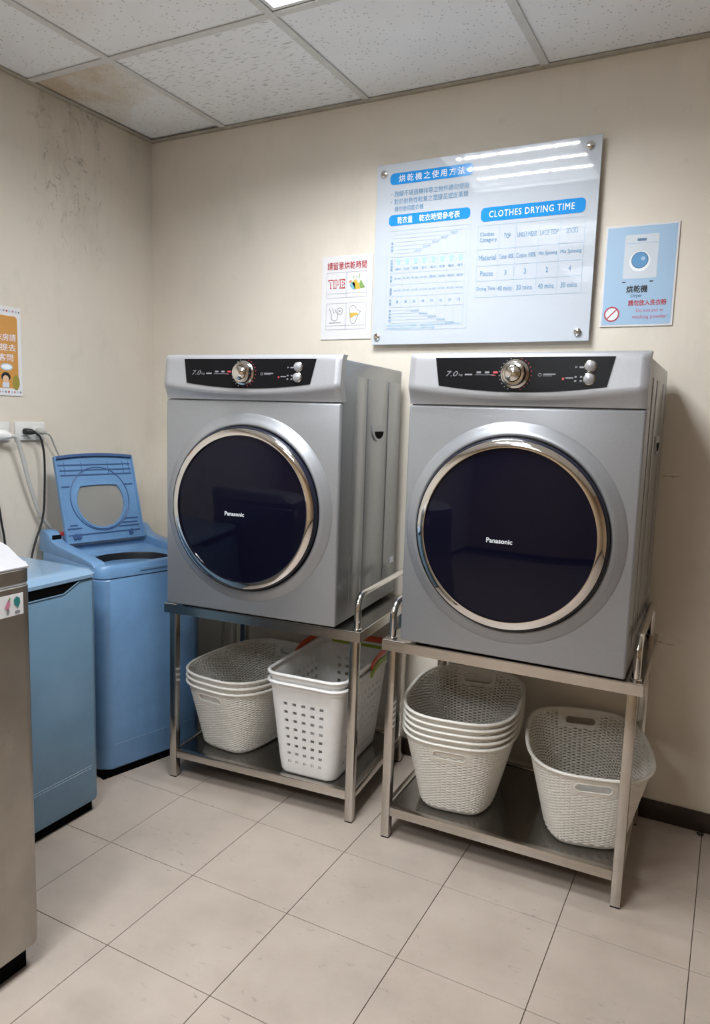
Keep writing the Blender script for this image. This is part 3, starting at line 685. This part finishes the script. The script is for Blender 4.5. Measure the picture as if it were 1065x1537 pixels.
def lathe_z(prof, cx, cy, cap=True, n=20, z0=0.0):
    return loft([[(cx+r*math.cos(2*PI*k/n), cy+r*math.sin(2*PI*k/n), z0+z) for k in range(n)] for r, z in prof], cap, cap)
def corner(x, y, a, lx, ly): return (x+lx*math.cos(a)-ly*math.sin(a), y+lx*math.sin(a)+ly*math.cos(a))
LX, LY, LA = 0.6415, -0.6251, 0.0884
RX_, RY_, RA = 1.4550, -0.5710, 0.0100
ZB = 0.630
d1 = make_dryer('silver front-loading dryer on the stand next to the open blue washer')
d2 = copy_tree(d1); d2['label'] = 'silver front-loading dryer on the stand under the large notice board'
d1.location = (*corner(LX, LY, LA, DW/2, DD/2), ZB); d1.rotation_euler[2] = LA
d2.location = (*corner(RX_, RY_, RA, DW/2, DD/2), ZB); d2.rotation_euler[2] = RA

# ================================================================== STANDS
SW, SD, SH = 0.710, 0.50, 0.6175
def make_stand(label):
    t = thing('steel_stand', label, 'stand', group='stainless steel dryer stands')
    hx, hy = SW/2, SD/2
    bm = box(-hx, hx, -hy, hy, SH-0.004, SH, 0.0015, 1)
    for a in ((-hx, hx, -hy, -hy+0.003), (-hx, hx, hy-0.003, hy), (-hx, -hx+0.003, -hy+0.003, hy-0.003), (hx-0.003, hx, -hy+0.003, hy-0.003)): add_box(bm, *a, SH-0.032, SH-0.0035)
    obj('top_shelf', bm, M_steel, t)
    e = 0.012; L = 0.026
    for sx in (-1, 1):
        for sy in (-1, 1):
            x0, x1 = sorted((sx*(hx-e), sx*(hx-e-L))); y0, y1 = sorted((sy*(hy-e), sy*(hy-e-L)))
            o = obj('leg', box(x0, x1, y0, y1, 0.004, SH-0.0045, 0.002, 2), M_steel, t)
            obj('foot', box(x0+0.001, x1-0.001, y0+0.001, y1-0.001, 0.0, 0.006), M_rubber, o)
    obj('lower_shelf', box(-hx+e+L*0.4, hx-e-L*0.4, -hy+e+0.022, hy-e-0.022, 0.094, 0.097), M_steel_plate, t)
    for sy in (-1, 1):
        y0, y1 = sorted((sy*(hy-e-0.002), sy*(hy-e-0.022))); obj('shelf_rail', box(-hx+e+L, hx-e-L, y0, y1, 0.072, 0.101, 0.002, 2), M_steel, t)
    for sx in (-1, 1):
        x0, x1 = sorted((sx*(hx-e-0.002), sx*(hx-e-0.022))); obj('shelf_rail', box(x0, x1, -hy+e+L, hy-e-L, 0.072, 0.101, 0.002, 2), M_steel, t)
        x = sx*(hx-0.021); R_ = 0.045; zt = 0.722; ya, yb = -hy+0.028, hy-0.028
        pts = [(x, ya, SH-0.001), (x, ya, zt-R_)]+[(x, ya+R_-R_*math.cos(q*PI/16), zt-R_+R_*math.sin(q*PI/16)) for q in range(1, 9)]
        pts += [(x, yb-R_+R_*math.sin(q*PI/16), zt-R_+R_*math.cos(q*PI/16)) for q in range(0, 9)]+[(x, yb, SH-0.001)]
        obj('side_handle', tube(pts, 0.0105, n=16), M_tube, t)
        for y in (ya, yb): obj('handle_collar', lathe_z([(0.0145, 0.0), (0.0145, 0.003), (0.0115, 0.005)], x, y, True, 20, SH), M_tube, t)
    return t
SX, SY, SA = 0.6031, -0.5953, 0.0848
TX, TY, TA = 1.3917, -0.5525, 0.0240
s1 = make_stand('stainless steel stand next to the blue washer, holding square-holed baskets')
s2 = copy_tree(s1); s2['label'] = 'stainless steel stand holding a stack of five baskets and one single basket'
s1.location = (*corner(SX, SY, SA, SW/2, SD/2), 0); s1.rotation_euler[2] = SA
s2.location = (*corner(TX, TY, TA, SW/2, SD/2), 0); s2.rotation_euler[2] = TA

# ================================================================== WOVEN BASKETS
BHW, BHL, BHH, BINS = 0.170, 0.238, 0.240, 0.060
def superellipse(hw, hl, n, e=3.0):
    th = np.linspace(0, 2*PI, 4000, endpoint=False)-PI/2-PI/8
    c, s = np.cos(th), np.sin(th); P = np.stack([np.sign(c)*abs(c)**(2/e)*hw, np.sign(s)*abs(s)**(2/e)*hl], 1)
    seg = np.hypot(*(np.roll(P, -1, 0)-P).T); cum = np.concatenate([[0], np.cumsum(seg)]); tgt = np.linspace(0, cum[-1], n, endpoint=False)
    P2 = np.vstack([P, P[:1]]); return np.stack([np.interp(tgt, cum, P2[:, 0]), np.interp(tgt, cum, P2[:, 1])], 1)
def make_woven(label):
    t = thing('woven_basket', label, 'basket', group='white woven plastic baskets')
    ncol, per, nrow, pr = 86, 4, 24, 4
    n = ncol*per; m = nrow*pr
    U = superellipse(BHW, BHL, n); tan = np.roll(U, -1, 0)-np.roll(U, 1, 0); nor = np.stack([tan[:, 1], -tan[:, 0]], 1); nor /= np.linalg.norm(nor, axis=1)[:, None]
    # make inset along a fixed outward direction so corners stay round
    vs = []; z0 = 0.018; zt = BHH-0.006
    bodyz = np.linspace(z0, zt, m+1)
    prof = [(0.0, BINS+0.018), (0.003, BINS+0.008), (0.010, BINS+0.001)]
    rowsz = [p_[0] for p_ in prof]+list(bodyz)
    def inset(z): return BINS*(1-(z/BHH))*1.0
    rings = []
    for r, z in enumerate(rowsz):
        k = prof[r][1] if r < 3 else inset(z)
        kk = np.full(n, k)
        if r >= 3 and r < 3+m-1:
            j = r-3; row = j//pr; ph = (j % pr)
            col = np.arange(n)//per; pc = (np.arange(n) % per)
            bumpc = np.where(pc == 0, 0.0, np.where(pc == 2, 1.0, 0.7))
            pp = (ph+2*(col % 2)) % 4          # neighbouring columns are offset by half a row
            amp = np.where(pc == 0, -0.0004, np.where(pp == 0, -0.0021, np.where(pp == 2, 0.0014, 0.0003))*bumpc)
            smooth = (abs(U[:, 0]) < 0.064) & (abs(U[:, 1]) > BHL*0.6) & (z > BHH-0.062) & (z < BHH-0.010)
            amp = np.where(smooth, 0.0008, amp); kk = kk-amp
        rings.append(np.column_stack([U-nor*kk[:, None], np.full(n, z)]))
    V = np.vstack(rings); faces = []
    for r in range(len(rowsz)-1):
        zc = (rowsz[r]+rowsz[r+1])/2; j = r-3
        for i in range(n):
            if j >= 0:
                x, y = U[i]; onend = abs(y) > BHL*0.6
                if onend and BHH-0.050 < zc < BHH-0.026:
                    wd = 0.046-0.010*(1-math.sqrt(max(0, 1-((zc-BHH+0.038)/0.0125)**2)))
                    if abs((U[i, 0]+U[(i+1) % n, 0])/2) < wd: continue
                solid = onend and abs(x) < 0.066 and BHH-0.062 < zc < BHH-0.012
                if not solid and (j+2*((i//per) % 2)) % pr == 0 and 2 < j < m-4 and i % per in (1, 2, 3): continue
            a = r*n+i; b = r*n+(i+1) % n; faces.append((a, b, b+n, a+n))
    faces.append(tuple(range(n-1, -1, -1)))
    me = bpy.data.meshes.new('woven_wall'); me.from_pydata(V.tolist(), [], faces)
    bm = bmesh.new(); bm.from_mesh(me); bpy.data.meshes.remove(me)
    bmesh.ops.delete(bm, geom=[v for v in bm.verts if not v.link_faces], context='VERTS')
    bmesh.ops.recalc_face_normals(bm, faces=bm.faces[:])
    bmesh.ops.solidify(bm, geom=bm.faces[:], thickness=0.0015)
    obj('woven_wall', bm, M_basket, t, smooth=50)
    R = superellipse(BHW+0.002, BHL+0.002, 120)
    obj('rim', tube([(x, y, BHH-0.004) for x, y in R], 0, True, 10, flat=(0.0042, 0.0055)), M_basket, t)
    for s in (-1, 1):
        pts = []
        for cx, a0 in ((0.036, -PI/2), (-0.036, PI/2)):
            for k in range(9):
                a = a0+PI*k/8; x = cx+0.0125*math.cos(a); z = BHH-0.038+0.0125*math.sin(a)
                kk = inset(z); y = (BHL-kk)*(1-(abs(x)/(BHW-kk))**3.0)**(1/3.0); pts.append((x, s*(y+0.0002), z))
        obj('handle_edge', tube(pts, 0.0026, True, 8), M_basket, t)
    return t
ZS = 0.0972
def stack(proto, x, y, a, n, dz, labels):
    out = []
    for k in range(n):
        o = proto if (proto and not proto.get('used')) else copy_tree(wov)
        o['used'] = 1; o.location = (x, y, ZS+k*dz); o.rotation_euler[2] = a; o['label'] = labels[k]; out.append(o)
    return out
wov = make_woven('x')
ords3 = ['bottom', 'middle', 'topmost']; ords5 = ['bottom', 'second from bottom', 'middle', 'second from top', 'topmost']
objs = stack(wov, 1.940, -0.281, 0.262, 1, 0, ['single white woven basket standing alone on the stand, empty'])
objs += stack(None, 1.570, -0.300, 0.15, 5, 0.0188, ['white woven basket, %s of the stack of five' % s for s in ords5])
objs += stack(None, 0.777, -0.325, -0.06, 3, 0.0205, ['white woven basket, %s of the stack of three' % s for s in ords3])
for o in objs: del o['used']

# ================================================================== SQUARE-HOLED BASKETS
def make_square(label, strap):
    t = thing('laundry_basket', label, 'basket', group='white square-holed laundry baskets')
    hw, hl, h, ins, r = 0.133, 0.215, 0.318, 0.032, 0.045
    # perimeter stations: (x, y) unit outline with flags of hole columns
    st = []
    def side(n, pitch, half):     # positions along one flat side and hole flags
        e = []
        for k in range(n):
            c = (k-(n-1)/2)*pitch; e += [(c-0.0075, True), (c+0.0075, False)]
        return e
    sides = [('y', 1), ('x', -1), ('y', -1), ('x', 1)]
    def P(side_, s, q):
        if side_ == 'x': return (q*-s if False else q, s*hl) if False else None
    # go counter-clockwise starting at the +x side
    def add_side(ax, s, n, pitch):
        for c, f in side(n, pitch, 0):
            st.append(((s*hw, s*c) if ax == 'y' else (-s*c, s*hl), f))
    def add_corner(cx, cy, a0):
        for k in range(9): a = a0+PI/2*k/8; st.append(((cx+r*math.cos(a), cy+r*math.sin(a)), False))
    add_side('y', 1, 9, 0.034); add_corner(hw-r, hl-r, 0); add_side('x', 1, 5, 0.034); add_corner(-hw+r, hl-r, PI/2)
    add_side('y', -1, 9, 0.034); add_corner(-hw+r, -hl+r, PI); add_side('x', -1, 5, 0.034); add_corner(hw-r, -hl+r, 1.5*PI)
    zz = [(0.0, 0.012), (0.004, 0.004), (0.012, 0.0)]
    rows = []
    for k in range(8): z = 0.048+k*0.0285; rows += [(z-0.0055, True), (z+0.0055, False)]
    lev = [(z, k+ins, False) for z, k in zz]+[(z, ins*(1-z/h), f) for z, f in rows]+[(h-0.022, ins*0.07, False), (h-0.018, ins*0.05-0.003, False), (h-0.004, -0.003, False), (h, -0.003, False)]
    bm = bmesh.new(); n = len(st); R = []
    for z, k, f in lev:
        fx, fy = (hw-k)/hw, (hl-k)/hl; R.append([bm.verts.new((p_[0]*fx, p_[1]*fy, z)) for p_, _ in st])
    for j in range(len(lev)-1):
        for i in range(n):
            if lev[j][2] and st[i][1]: continue
            bm.faces.new((R[j][i], R[j][(i+1) % n], R[j+1][(i+1) % n], R[j+1][i]))
    bm.faces.new(R[0][::-1])
    bmesh.ops.recalc_face_normals(bm, faces=bm.faces[:]); bmesh.ops.solidify(bm, geom=bm.faces[:], thickness=0.0018)
    obj('body', bm, M_basket2, t, smooth=40)
    rim = rrect(-hw-0.004, hw+0.004, -hl-0.004, hl+0.004, r+0.004, 9)
    obj('rim', tube([(x, y, h-0.002) for x, y in rim], 0, True, 12, flat=(0.005, 0.0065)), M_basket2, t)
    # bail handle folded back along the rear rim
    q = hw+0.011; pts = [(-q, 0.0, h-0.012), (-q, 0.03, h+0.002), (-q, 0.07, h+0.010)]
    pts += [(-q+0.03-0.03*math.cos(a), hl-0.028+0.03*math.sin(a), h+0.014) for a in (0, PI/8, PI/4, 3*PI/8, PI/2)]
    pts += [(q-0.03+0.03*math.sin(a), hl-0.028+0.03*math.cos(a), h+0.014) for a in (0, PI/8, PI/4, 3*PI/8, PI/2)]
    pts += [(q, 0.07, h+0.010), (q, 0.03, h+0.002), (q, 0.0, h-0.012)]
    obj('bail_handle', tube(pts, 0, False, 10, flat=(0.011, 0.0032)), strap, t)
    return t
for k, (lab, mm) in enumerate((('lower white square-holed laundry basket with green handle', M_green), ('upper white square-holed laundry basket with orange handle', M_orange))):
    o = make_square(lab, mm); o.location = (1.104, -0.330, ZS+k*0.0285); o.rotation_euler[2] = 0.078

# ================================================================== WASHING MACHINES
def place(t, x, y, a): t.location = (x, y, 0); t.rotation_euler[2] = PI/2-a
# --- open blue washer; local x along the front, y towards the back, origin at front-left base
def ring_of(f, n=64): return [f(2*PI*k/n) for k in range(n)]
W_, D_, Z_ = 0.413, 0.442, 0.739
t = thing('washing_machine', 'blue top-loading washing machine with its lid standing open', 'washing machine'); place(t, 0.4525, -0.7343, 0.2596)
obj('plinth', box(0.012, W_-0.012, 0.012, D_-0.012, 0.0, 0.034), M_dark, t)
def rl(x0, x1, y0, y1, r, z): return [(x, y, z) for x, y in rrect(x0, x1, y0, y1, r, 12)]
obj('cabinet', loft([rl(0.012, W_-0.012, 0.012, D_-0.012, 0.04, 0.026), rl(0.002, W_-0.002, 0.002, D_-0.002, 0.05, 0.034), rl(0, W_, 0, D_, 0.05, 0.045), rl(0, W_, 0, D_, 0.05, 0.690), rl(0.003, W_-0.003, 0.003, D_-0.003, 0.05, 0.695)], True, True), M_blue, t)
obj('kick_panel_line', box(0.05, W_-0.05, -0.0006, 0.002, 0.118, 0.1200), mat('light_blue_line', (0.25, 0.38, 0.56), 0.3), t)
deck = obj('top_frame', loft([rl(0.004, W_-0.004, 0.004, D_-0.004, 0.05, 0.6955), rl(-0.001, W_+0.001, -0.001, D_+0.001, 0.05, 0.699), rl(-0.001, W_+0.001, -0.001, D_+0.001, 0.05, 0.728), rl(0.006, W_-0.006, 0.006, D_-0.006, 0.045, Z_),
     rl(0.042, W_-0.042, 0.030, D_-0.14, 0.06, Z_), rl(0.050, W_-0.050, 0.038, D_-0.15, 0.06, Z_-0.006), rl(0.053, W_-0.053, 0.034, D_-0.150, 0.10, Z_-0.010),
     ring_of(lambda a: (W_/2+0.145*math.cos(a), 0.162+0.122*math.sin(a), Z_-0.018), 48)]), M_blue, t, smooth=40)
obj('tub', loft([ring_of(lambda a: (W_/2+0.145*math.cos(a), 0.162+0.122*math.sin(a), Z_-0.018), 48), ring_of(lambda a: (W_/2+0.142*math.cos(a), 0.162+0.119*math.sin(a), Z_-0.026), 48), ring_of(lambda a: (W_/2+0.135*math.cos(a), 0.175+0.125*math.sin(a), Z_-0.32), 48)], False, True), mat('dark_tub', (0.010, 0.011, 0.013), 0.5), t)
obj('front_grip', box(0.15, W_-0.04, -0.004, 0.004, 0.712, 0.724, 0.002, 2), M_blue, deck)
# raised side rails and rear console
for x0, x1 in ((0.002, 0.048), (W_-0.048, W_-0.002)):
    prof = [(0.036, Z_-0.004), (0.042, Z_+0.003), (0.055, Z_+0.009), (0.07, Z_+0.012), (0.12, Z_+0.018), (0.30, Z_+0.034), (0.335, Z_+0.042), (0.355, Z_+0.055), (0.370, Z_+0.067), (0.39, Z_+0.073), (D_-0.010, Z_+0.072), (D_-0.006, Z_+0.066)]
    obj('side_rail', loft([[(x0, y, Z_-0.006), (x0, y, zt-0.006), (x0+0.002, y, zt-0.002), (x0+0.006, y, zt), (x1-0.006, y, zt), (x1-0.002, y, zt-0.002), (x1, y, zt-0.006), (x1, y, Z_-0.006)] for y, zt in prof], True, True), M_blue, t, smooth=60)
con = obj('console', prism([(0.325, Z_-0.004), (0.332, Z_+0.018), (0.365, Z_+0.034), (0.40, Z_+0.048), (D_-0.006, Z_+0.048), (D_-0.004, Z_-0.004)], lambda a, b: (0.046, a, b), lambda a, b: (W_-0.046, a, b)), M_blue, t)
pc = Print(con, (0.010, 0.350, Z_+0.0500), (1, 0, 0), (0, 0.60, 0.80), (0, -0.80, 0.60))
obj('display_window', box(0.006, 0.040, 0.341, 0.344, Z_+0.045, Z_+0.062, 0.001, 1), M_black, con).rotation_euler = (0, 0, 0)
obj('start_button', lathe([(0.008, 0.0), (0.008, 0.006), (0.0, 0.007)], 0.046, Z_+0.064, 0.352, 16), M_red, con)
# lid, seen from its underside, hinged at the console
LW, LH = 0.312, 0.322
lid = bpy.data.objects.new('lid', None); C.objects.link(lid); lid.parent = t; lid.location = (0.046, 0.322, Z_+0.026); lid.rotation_euler = (math.radians(-17), 0, 0)
lid2 = None
bpy.data.objects.remove(lid)
def lidM(x, z, o): # lid plane: x across, z up the lid, o towards the viewer (front)
    a = math.radians(17); return (0.046+x, 0.322+z*math.sin(a)-o*math.cos(a), Z_+0.026+z*math.cos(a)+o*math.sin(a))
NN = 64
def outer(k): # point on rounded rect with slightly bowed top, by angle
    a = 2*PI*k/NN+PI/4
    c, s = math.cos(a), math.sin(a); q = 1/max(abs(c), abs(s)); x, z = LW/2+c*q*LW/2, LH/2+s*q*LH/2
    if z > LH*0.98: z += 0.010*(1-((x-LW/2)/(LW/2))**2)
    return x, z
def dwin(k, r, cz=0.148):
    a = 2*PI*k/NN+PI/4; x, z = LW/2+r*math.cos(a), cz+r*1.02*math.sin(a)
    top = cz+r*0.62+0.006*(1-((x-LW/2)/r)**2)
    return x, min(z, top)
lo = [[lidM(*outer(k), 0.0) for k in range(NN)], [lidM(*outer(k), 0.016) for k in range(NN)],
      [lidM(LW/2+(outer(k)[0]-LW/2)*0.965, LH/2+(outer(k)[1]-LH/2)*0.965, 0.016) for k in range(NN)], [lidM(LW/2+(outer(k)[0]-LW/2)*0.955, LH/2+(outer(k)[1]-LH/2)*0.955, 0.008) for k in range(NN)],
      [lidM(*dwin(k, 0.104), 0.008) for k in range(NN)], [lidM(*dwin(k, 0.101), 0.012) for k in range(NN)], [lidM(*dwin(k, 0.094), 0.012) for k in range(NN)], [lidM(*dwin(k, 0.092), 0.004) for k in range(NN)], [lidM(*dwin(k, 0.092), 0.0) for k in range(NN)]]
lid = obj('lid', loft(lo+[lo[0]]), M_blue, t, smooth=40)
obj('lid_window', loft([[lidM(*dwin(k, 0.0925), o) for k in range(NN)] for o in (0.003, 0.0052)], True, True), M_frost, lid)
obj('window_ring', tube([lidM(LW/2+0.116*math.cos(2*PI*k/48), 0.160+0.120*math.sin(2*PI*k/48), 0.0085) for k in range(48)], 0.0022, True, 8), M_blue_d, lid)
obj('top_lip', prism([(x, LH-0.010+0.010*(1-((x-LW/2)/(LW/2))**2)) for x in np.linspace(0.006, LW-0.006, 14)]+[(x, LH-0.0+0.010*(1-((x-LW/2)/(LW/2))**2)) for x in np.linspace(LW-0.006, 0.006, 14)], lambda a, b: lidM(a, b, 0.014), lambda a, b: lidM(a, b, 0.0185)), M_blue_d, lid)
for z, x0, x1 in ((0.288, 0.012, LW-0.012), (0.268, 0.016, LW-0.012), (0.250, 0.016, LW-0.012), (0.208, 0.014, 0.044), (0.208, LW-0.054, LW-0.014), (0.075, LW-0.075, LW-0.016), (0.047, LW-0.10, LW-0.014), (0.028, 0.012, LW-0.014), (0.052, 0.012, 0.066), (0.064, 0.024, 0.050), (0.060, LW-0.082, LW-0.02)):
    obj('lid_rib', prism([(x0, z), (x1, z), (x1, z+0.0045), (x0, z+0.0045)], lambda a, b: lidM(a, b, 0.0075), lambda a, b: lidM(a, b, 0.0100)), M_blue_d, lid)
for x in (0.034, 0.10, 0.205, 0.268, 0.292):
    obj('lid_rib', prism([(x, 0.252), (x+0.0016, 0.252), (x+0.0016, 0.302), (x, 0.302)], lambda a, b: lidM(a, b, 0.0075), lambda a, b: lidM(a, b, 0.0090)), M_blue_d, lid)
for x in (0.03, 0.045, LW-0.06): obj('hinge_clip', prism([(x, 0.012), (x+0.014, 0.018), (x+0.012, 0.036), (x-0.004, 0.030)], lambda a, b: lidM(a, b, 0.0075), lambda a, b: lidM(a, b, 0.013)), M_blue_d, lid)

# --- closed pale blue washer
W_, D_ = 0.50, 0.535
t = thing('washing_machine', 'pale blue top-loading washing machine with a closed flat lid', 'washing machine'); place(t, 0.573, -0.855-W_, 0.0)
obj('plinth', box(0.015, W_-0.015, 0.020, D_-0.02, 0.0, 0.042), M_dark, t)
obj('cabinet', loft([rl(0.010, W_-0.010, 0.010, D_-0.010, 0.02, 0.036), rl(0.002, W_-0.002, 0.002, D_-0.002, 0.022, 0.041), rl(0, W_, 0, D_, 0.022, 0.050), rl(0, W_, 0, D_, 0.022, 0.742), rl(0.004, W_-0.004, 0.004, D_-0.004, 0.022, 0.748)], True, True), M_lblue, t)
for z in (0.150, 0.158): obj('kick_panel_line', box(0.03, W_-0.03, -0.0005, 0.002, z, z+0.0015), mat('pale_line', (0.33, 0.47, 0.58), 0.3), t)
obj('grip_recess', prism([(0.02, 0.722), (W_-0.125, 0.722), (W_-0.070, 0.7478), (0.02, 0.7478)], lambda a, b: (a, -0.0008, b), lambda a, b: (a, 0.02, b)), M_dark, t)
obj('grip_lip', prism([(0.02, 0.719), (W_-0.124, 0.719), (W_-0.066, 0.7465), (W_-0.070, 0.7478), (W_-0.125, 0.7221), (0.02, 0.7221)], lambda a, b: (a, -0.0022, b), lambda a, b: (a, 0.001, b)), M_lblue_top, t)
lid = obj('lid', loft([rl(0.006, W_-0.004, 0.006, D_-0.006, 0.02, 0.7485), rl(-0.003, W_+0.001, -0.004, D_, 0.024, 0.752), rl(-0.003, W_+0.001, -0.004, D_, 0.024, 0.762), rl(0.006, W_-0.008, 0.012, D_-0.008, 0.022, 0.774), rl(0.03, W_-0.03, 0.04, D_-0.03, 0.022, 0.777)], True, True), M_lblue_top, t)
obj('lid_label', box(W_-0.16, W_-0.06, 0.235, 0.285, 0.7771, 0.7776), M_iconw, lid)
# --- silver washer
W_, D_ = 0.55, 0.60
t = thing('washing_machine', 'silver top-loading washing machine with a sticker on its front', 'washing machine'); place(t, 0.960, -1.385-W_, 0.0)
obj('plinth', box(0.02, W_-0.025, 0.025, D_-0.02, 0.0, 0.062), M_dark, t)
obj('cabinet', loft([rl(0.010, W_-0.010, 0.010, D_-0.010, 0.02, 0.054), rl(0.002, W_-0.002, 0.002, D_-0.002, 0.024, 0.060), rl(0, W_, 0, D_, 0.026, 0.072), rl(0, W_, 0, D_, 0.026, 0.880), rl(0.003, W_-0.003, 0.003, D_-0.003, 0.026, 0.884)], True, True), M_washer_s, t)
obj('seam_strip', loft([rl(0.001, W_-0.001, 0.001, D_-0.001, 0.026, 0.8842), rl(0.001, W_-0.001, 0.001, D_-0.001, 0.026, 0.8885)], True, True), M_iconw, t)
obj('top_frame', loft([rl(0.000, W_, 0.0, D_, 0.026, 0.889), rl(0.0, W_, 0.0, D_, 0.026, 0.9160), rl(0.002, W_-0.002, 0.002, D_-0.002, 0.026, 0.9185)], True, True), M_washer_s, t)
pr_ = [(0.0, 0.919), (0.0, 0.922), (0.006, 0.927), (0.030, 0.937), (0.060, 0.955), (0.080, 0.962), (0.12, 0.968), (0.30, 0.975), (0.42, 0.982), (D_-0.02, 0.985), (D_, 0.975), (D_, 0.919)]
bm = prism(pr_, lambda a, b: (0.0, a, b), lambda a, b: (W_, a, b)); bmesh.ops.bevel(bm, geom=[e for e in bm.edges if abs(e.verts[0].co.x-e.verts[1].co.x) < 1e-6 and e.verts[0].co.z > 0.92], offset=0.010, segments=3, affect='EDGES')
lid = obj('lid', bm, M_washer_lid, t, smooth=40)
stk = obj('sticker', box(W_-0.135, W_-0.026, -0.0008, 0.001, 0.823, 0.868), M_paper, t)
ps = Print(stk, (W_-0.135, -0.0012, 0.823), (1, 0, 0), (0, 0, 1), (0, -1, 0))
ps.poly([(0.086, 0.034), (0.092, 0.040), (0.100, 0.036), (0.101, 0.026), (0.095, 0.014), (0.093, 0.018), (0.087, 0.024)], M_teal); ps.rect(0.088, 0.100, 0.004, 0.010, M_grey_ink, 'print_shape', 0.0006, 0.002)
ps.poly([(0.064, 0.020), (0.072, 0.034), (0.077, 0.036), (0.077, 0.024), (0.072, 0.014)], M_rose); ps.poly([(0.068, 0.010), (0.072, 0.018), (0.076, 0.012), (0.072, 0.004)], M_grey_ink); ps.poly([(0.071, 0.032), (0.077, 0.042), (0.079, 0.036)], M_leaf)
for u in (0.010, 0.034): ps.poly([(u+0.004, 0.010), (u+0.012, 0.006), (u+0.018, 0.016), (u+0.012, 0.034), (u+0.006, 0.030)], M_leaf if u > 0.02 else M_aqua)

# small scrap of dark debris by the baseboard
bm = bmesh.new(); bmesh.ops.create_icosphere(bm, subdivisions=2, radius=0.010)
for v in bm.verts: v.co = Vector((v.co.x*(1+random.uniform(-.25, .25)), v.co.y*0.8*(1+random.uniform(-.25, .25)), (v.co.z*0.6+0.0055)*(1+random.uniform(-.15, .15)))); v.co.z = max(v.co.z, 0.0)
o = obj('debris', bm, M_rubber, None, (2.257, -0.028, 0.0005)); tag(o, 'small dark scrap lying on the floor against the brown baseboard', 'debris')
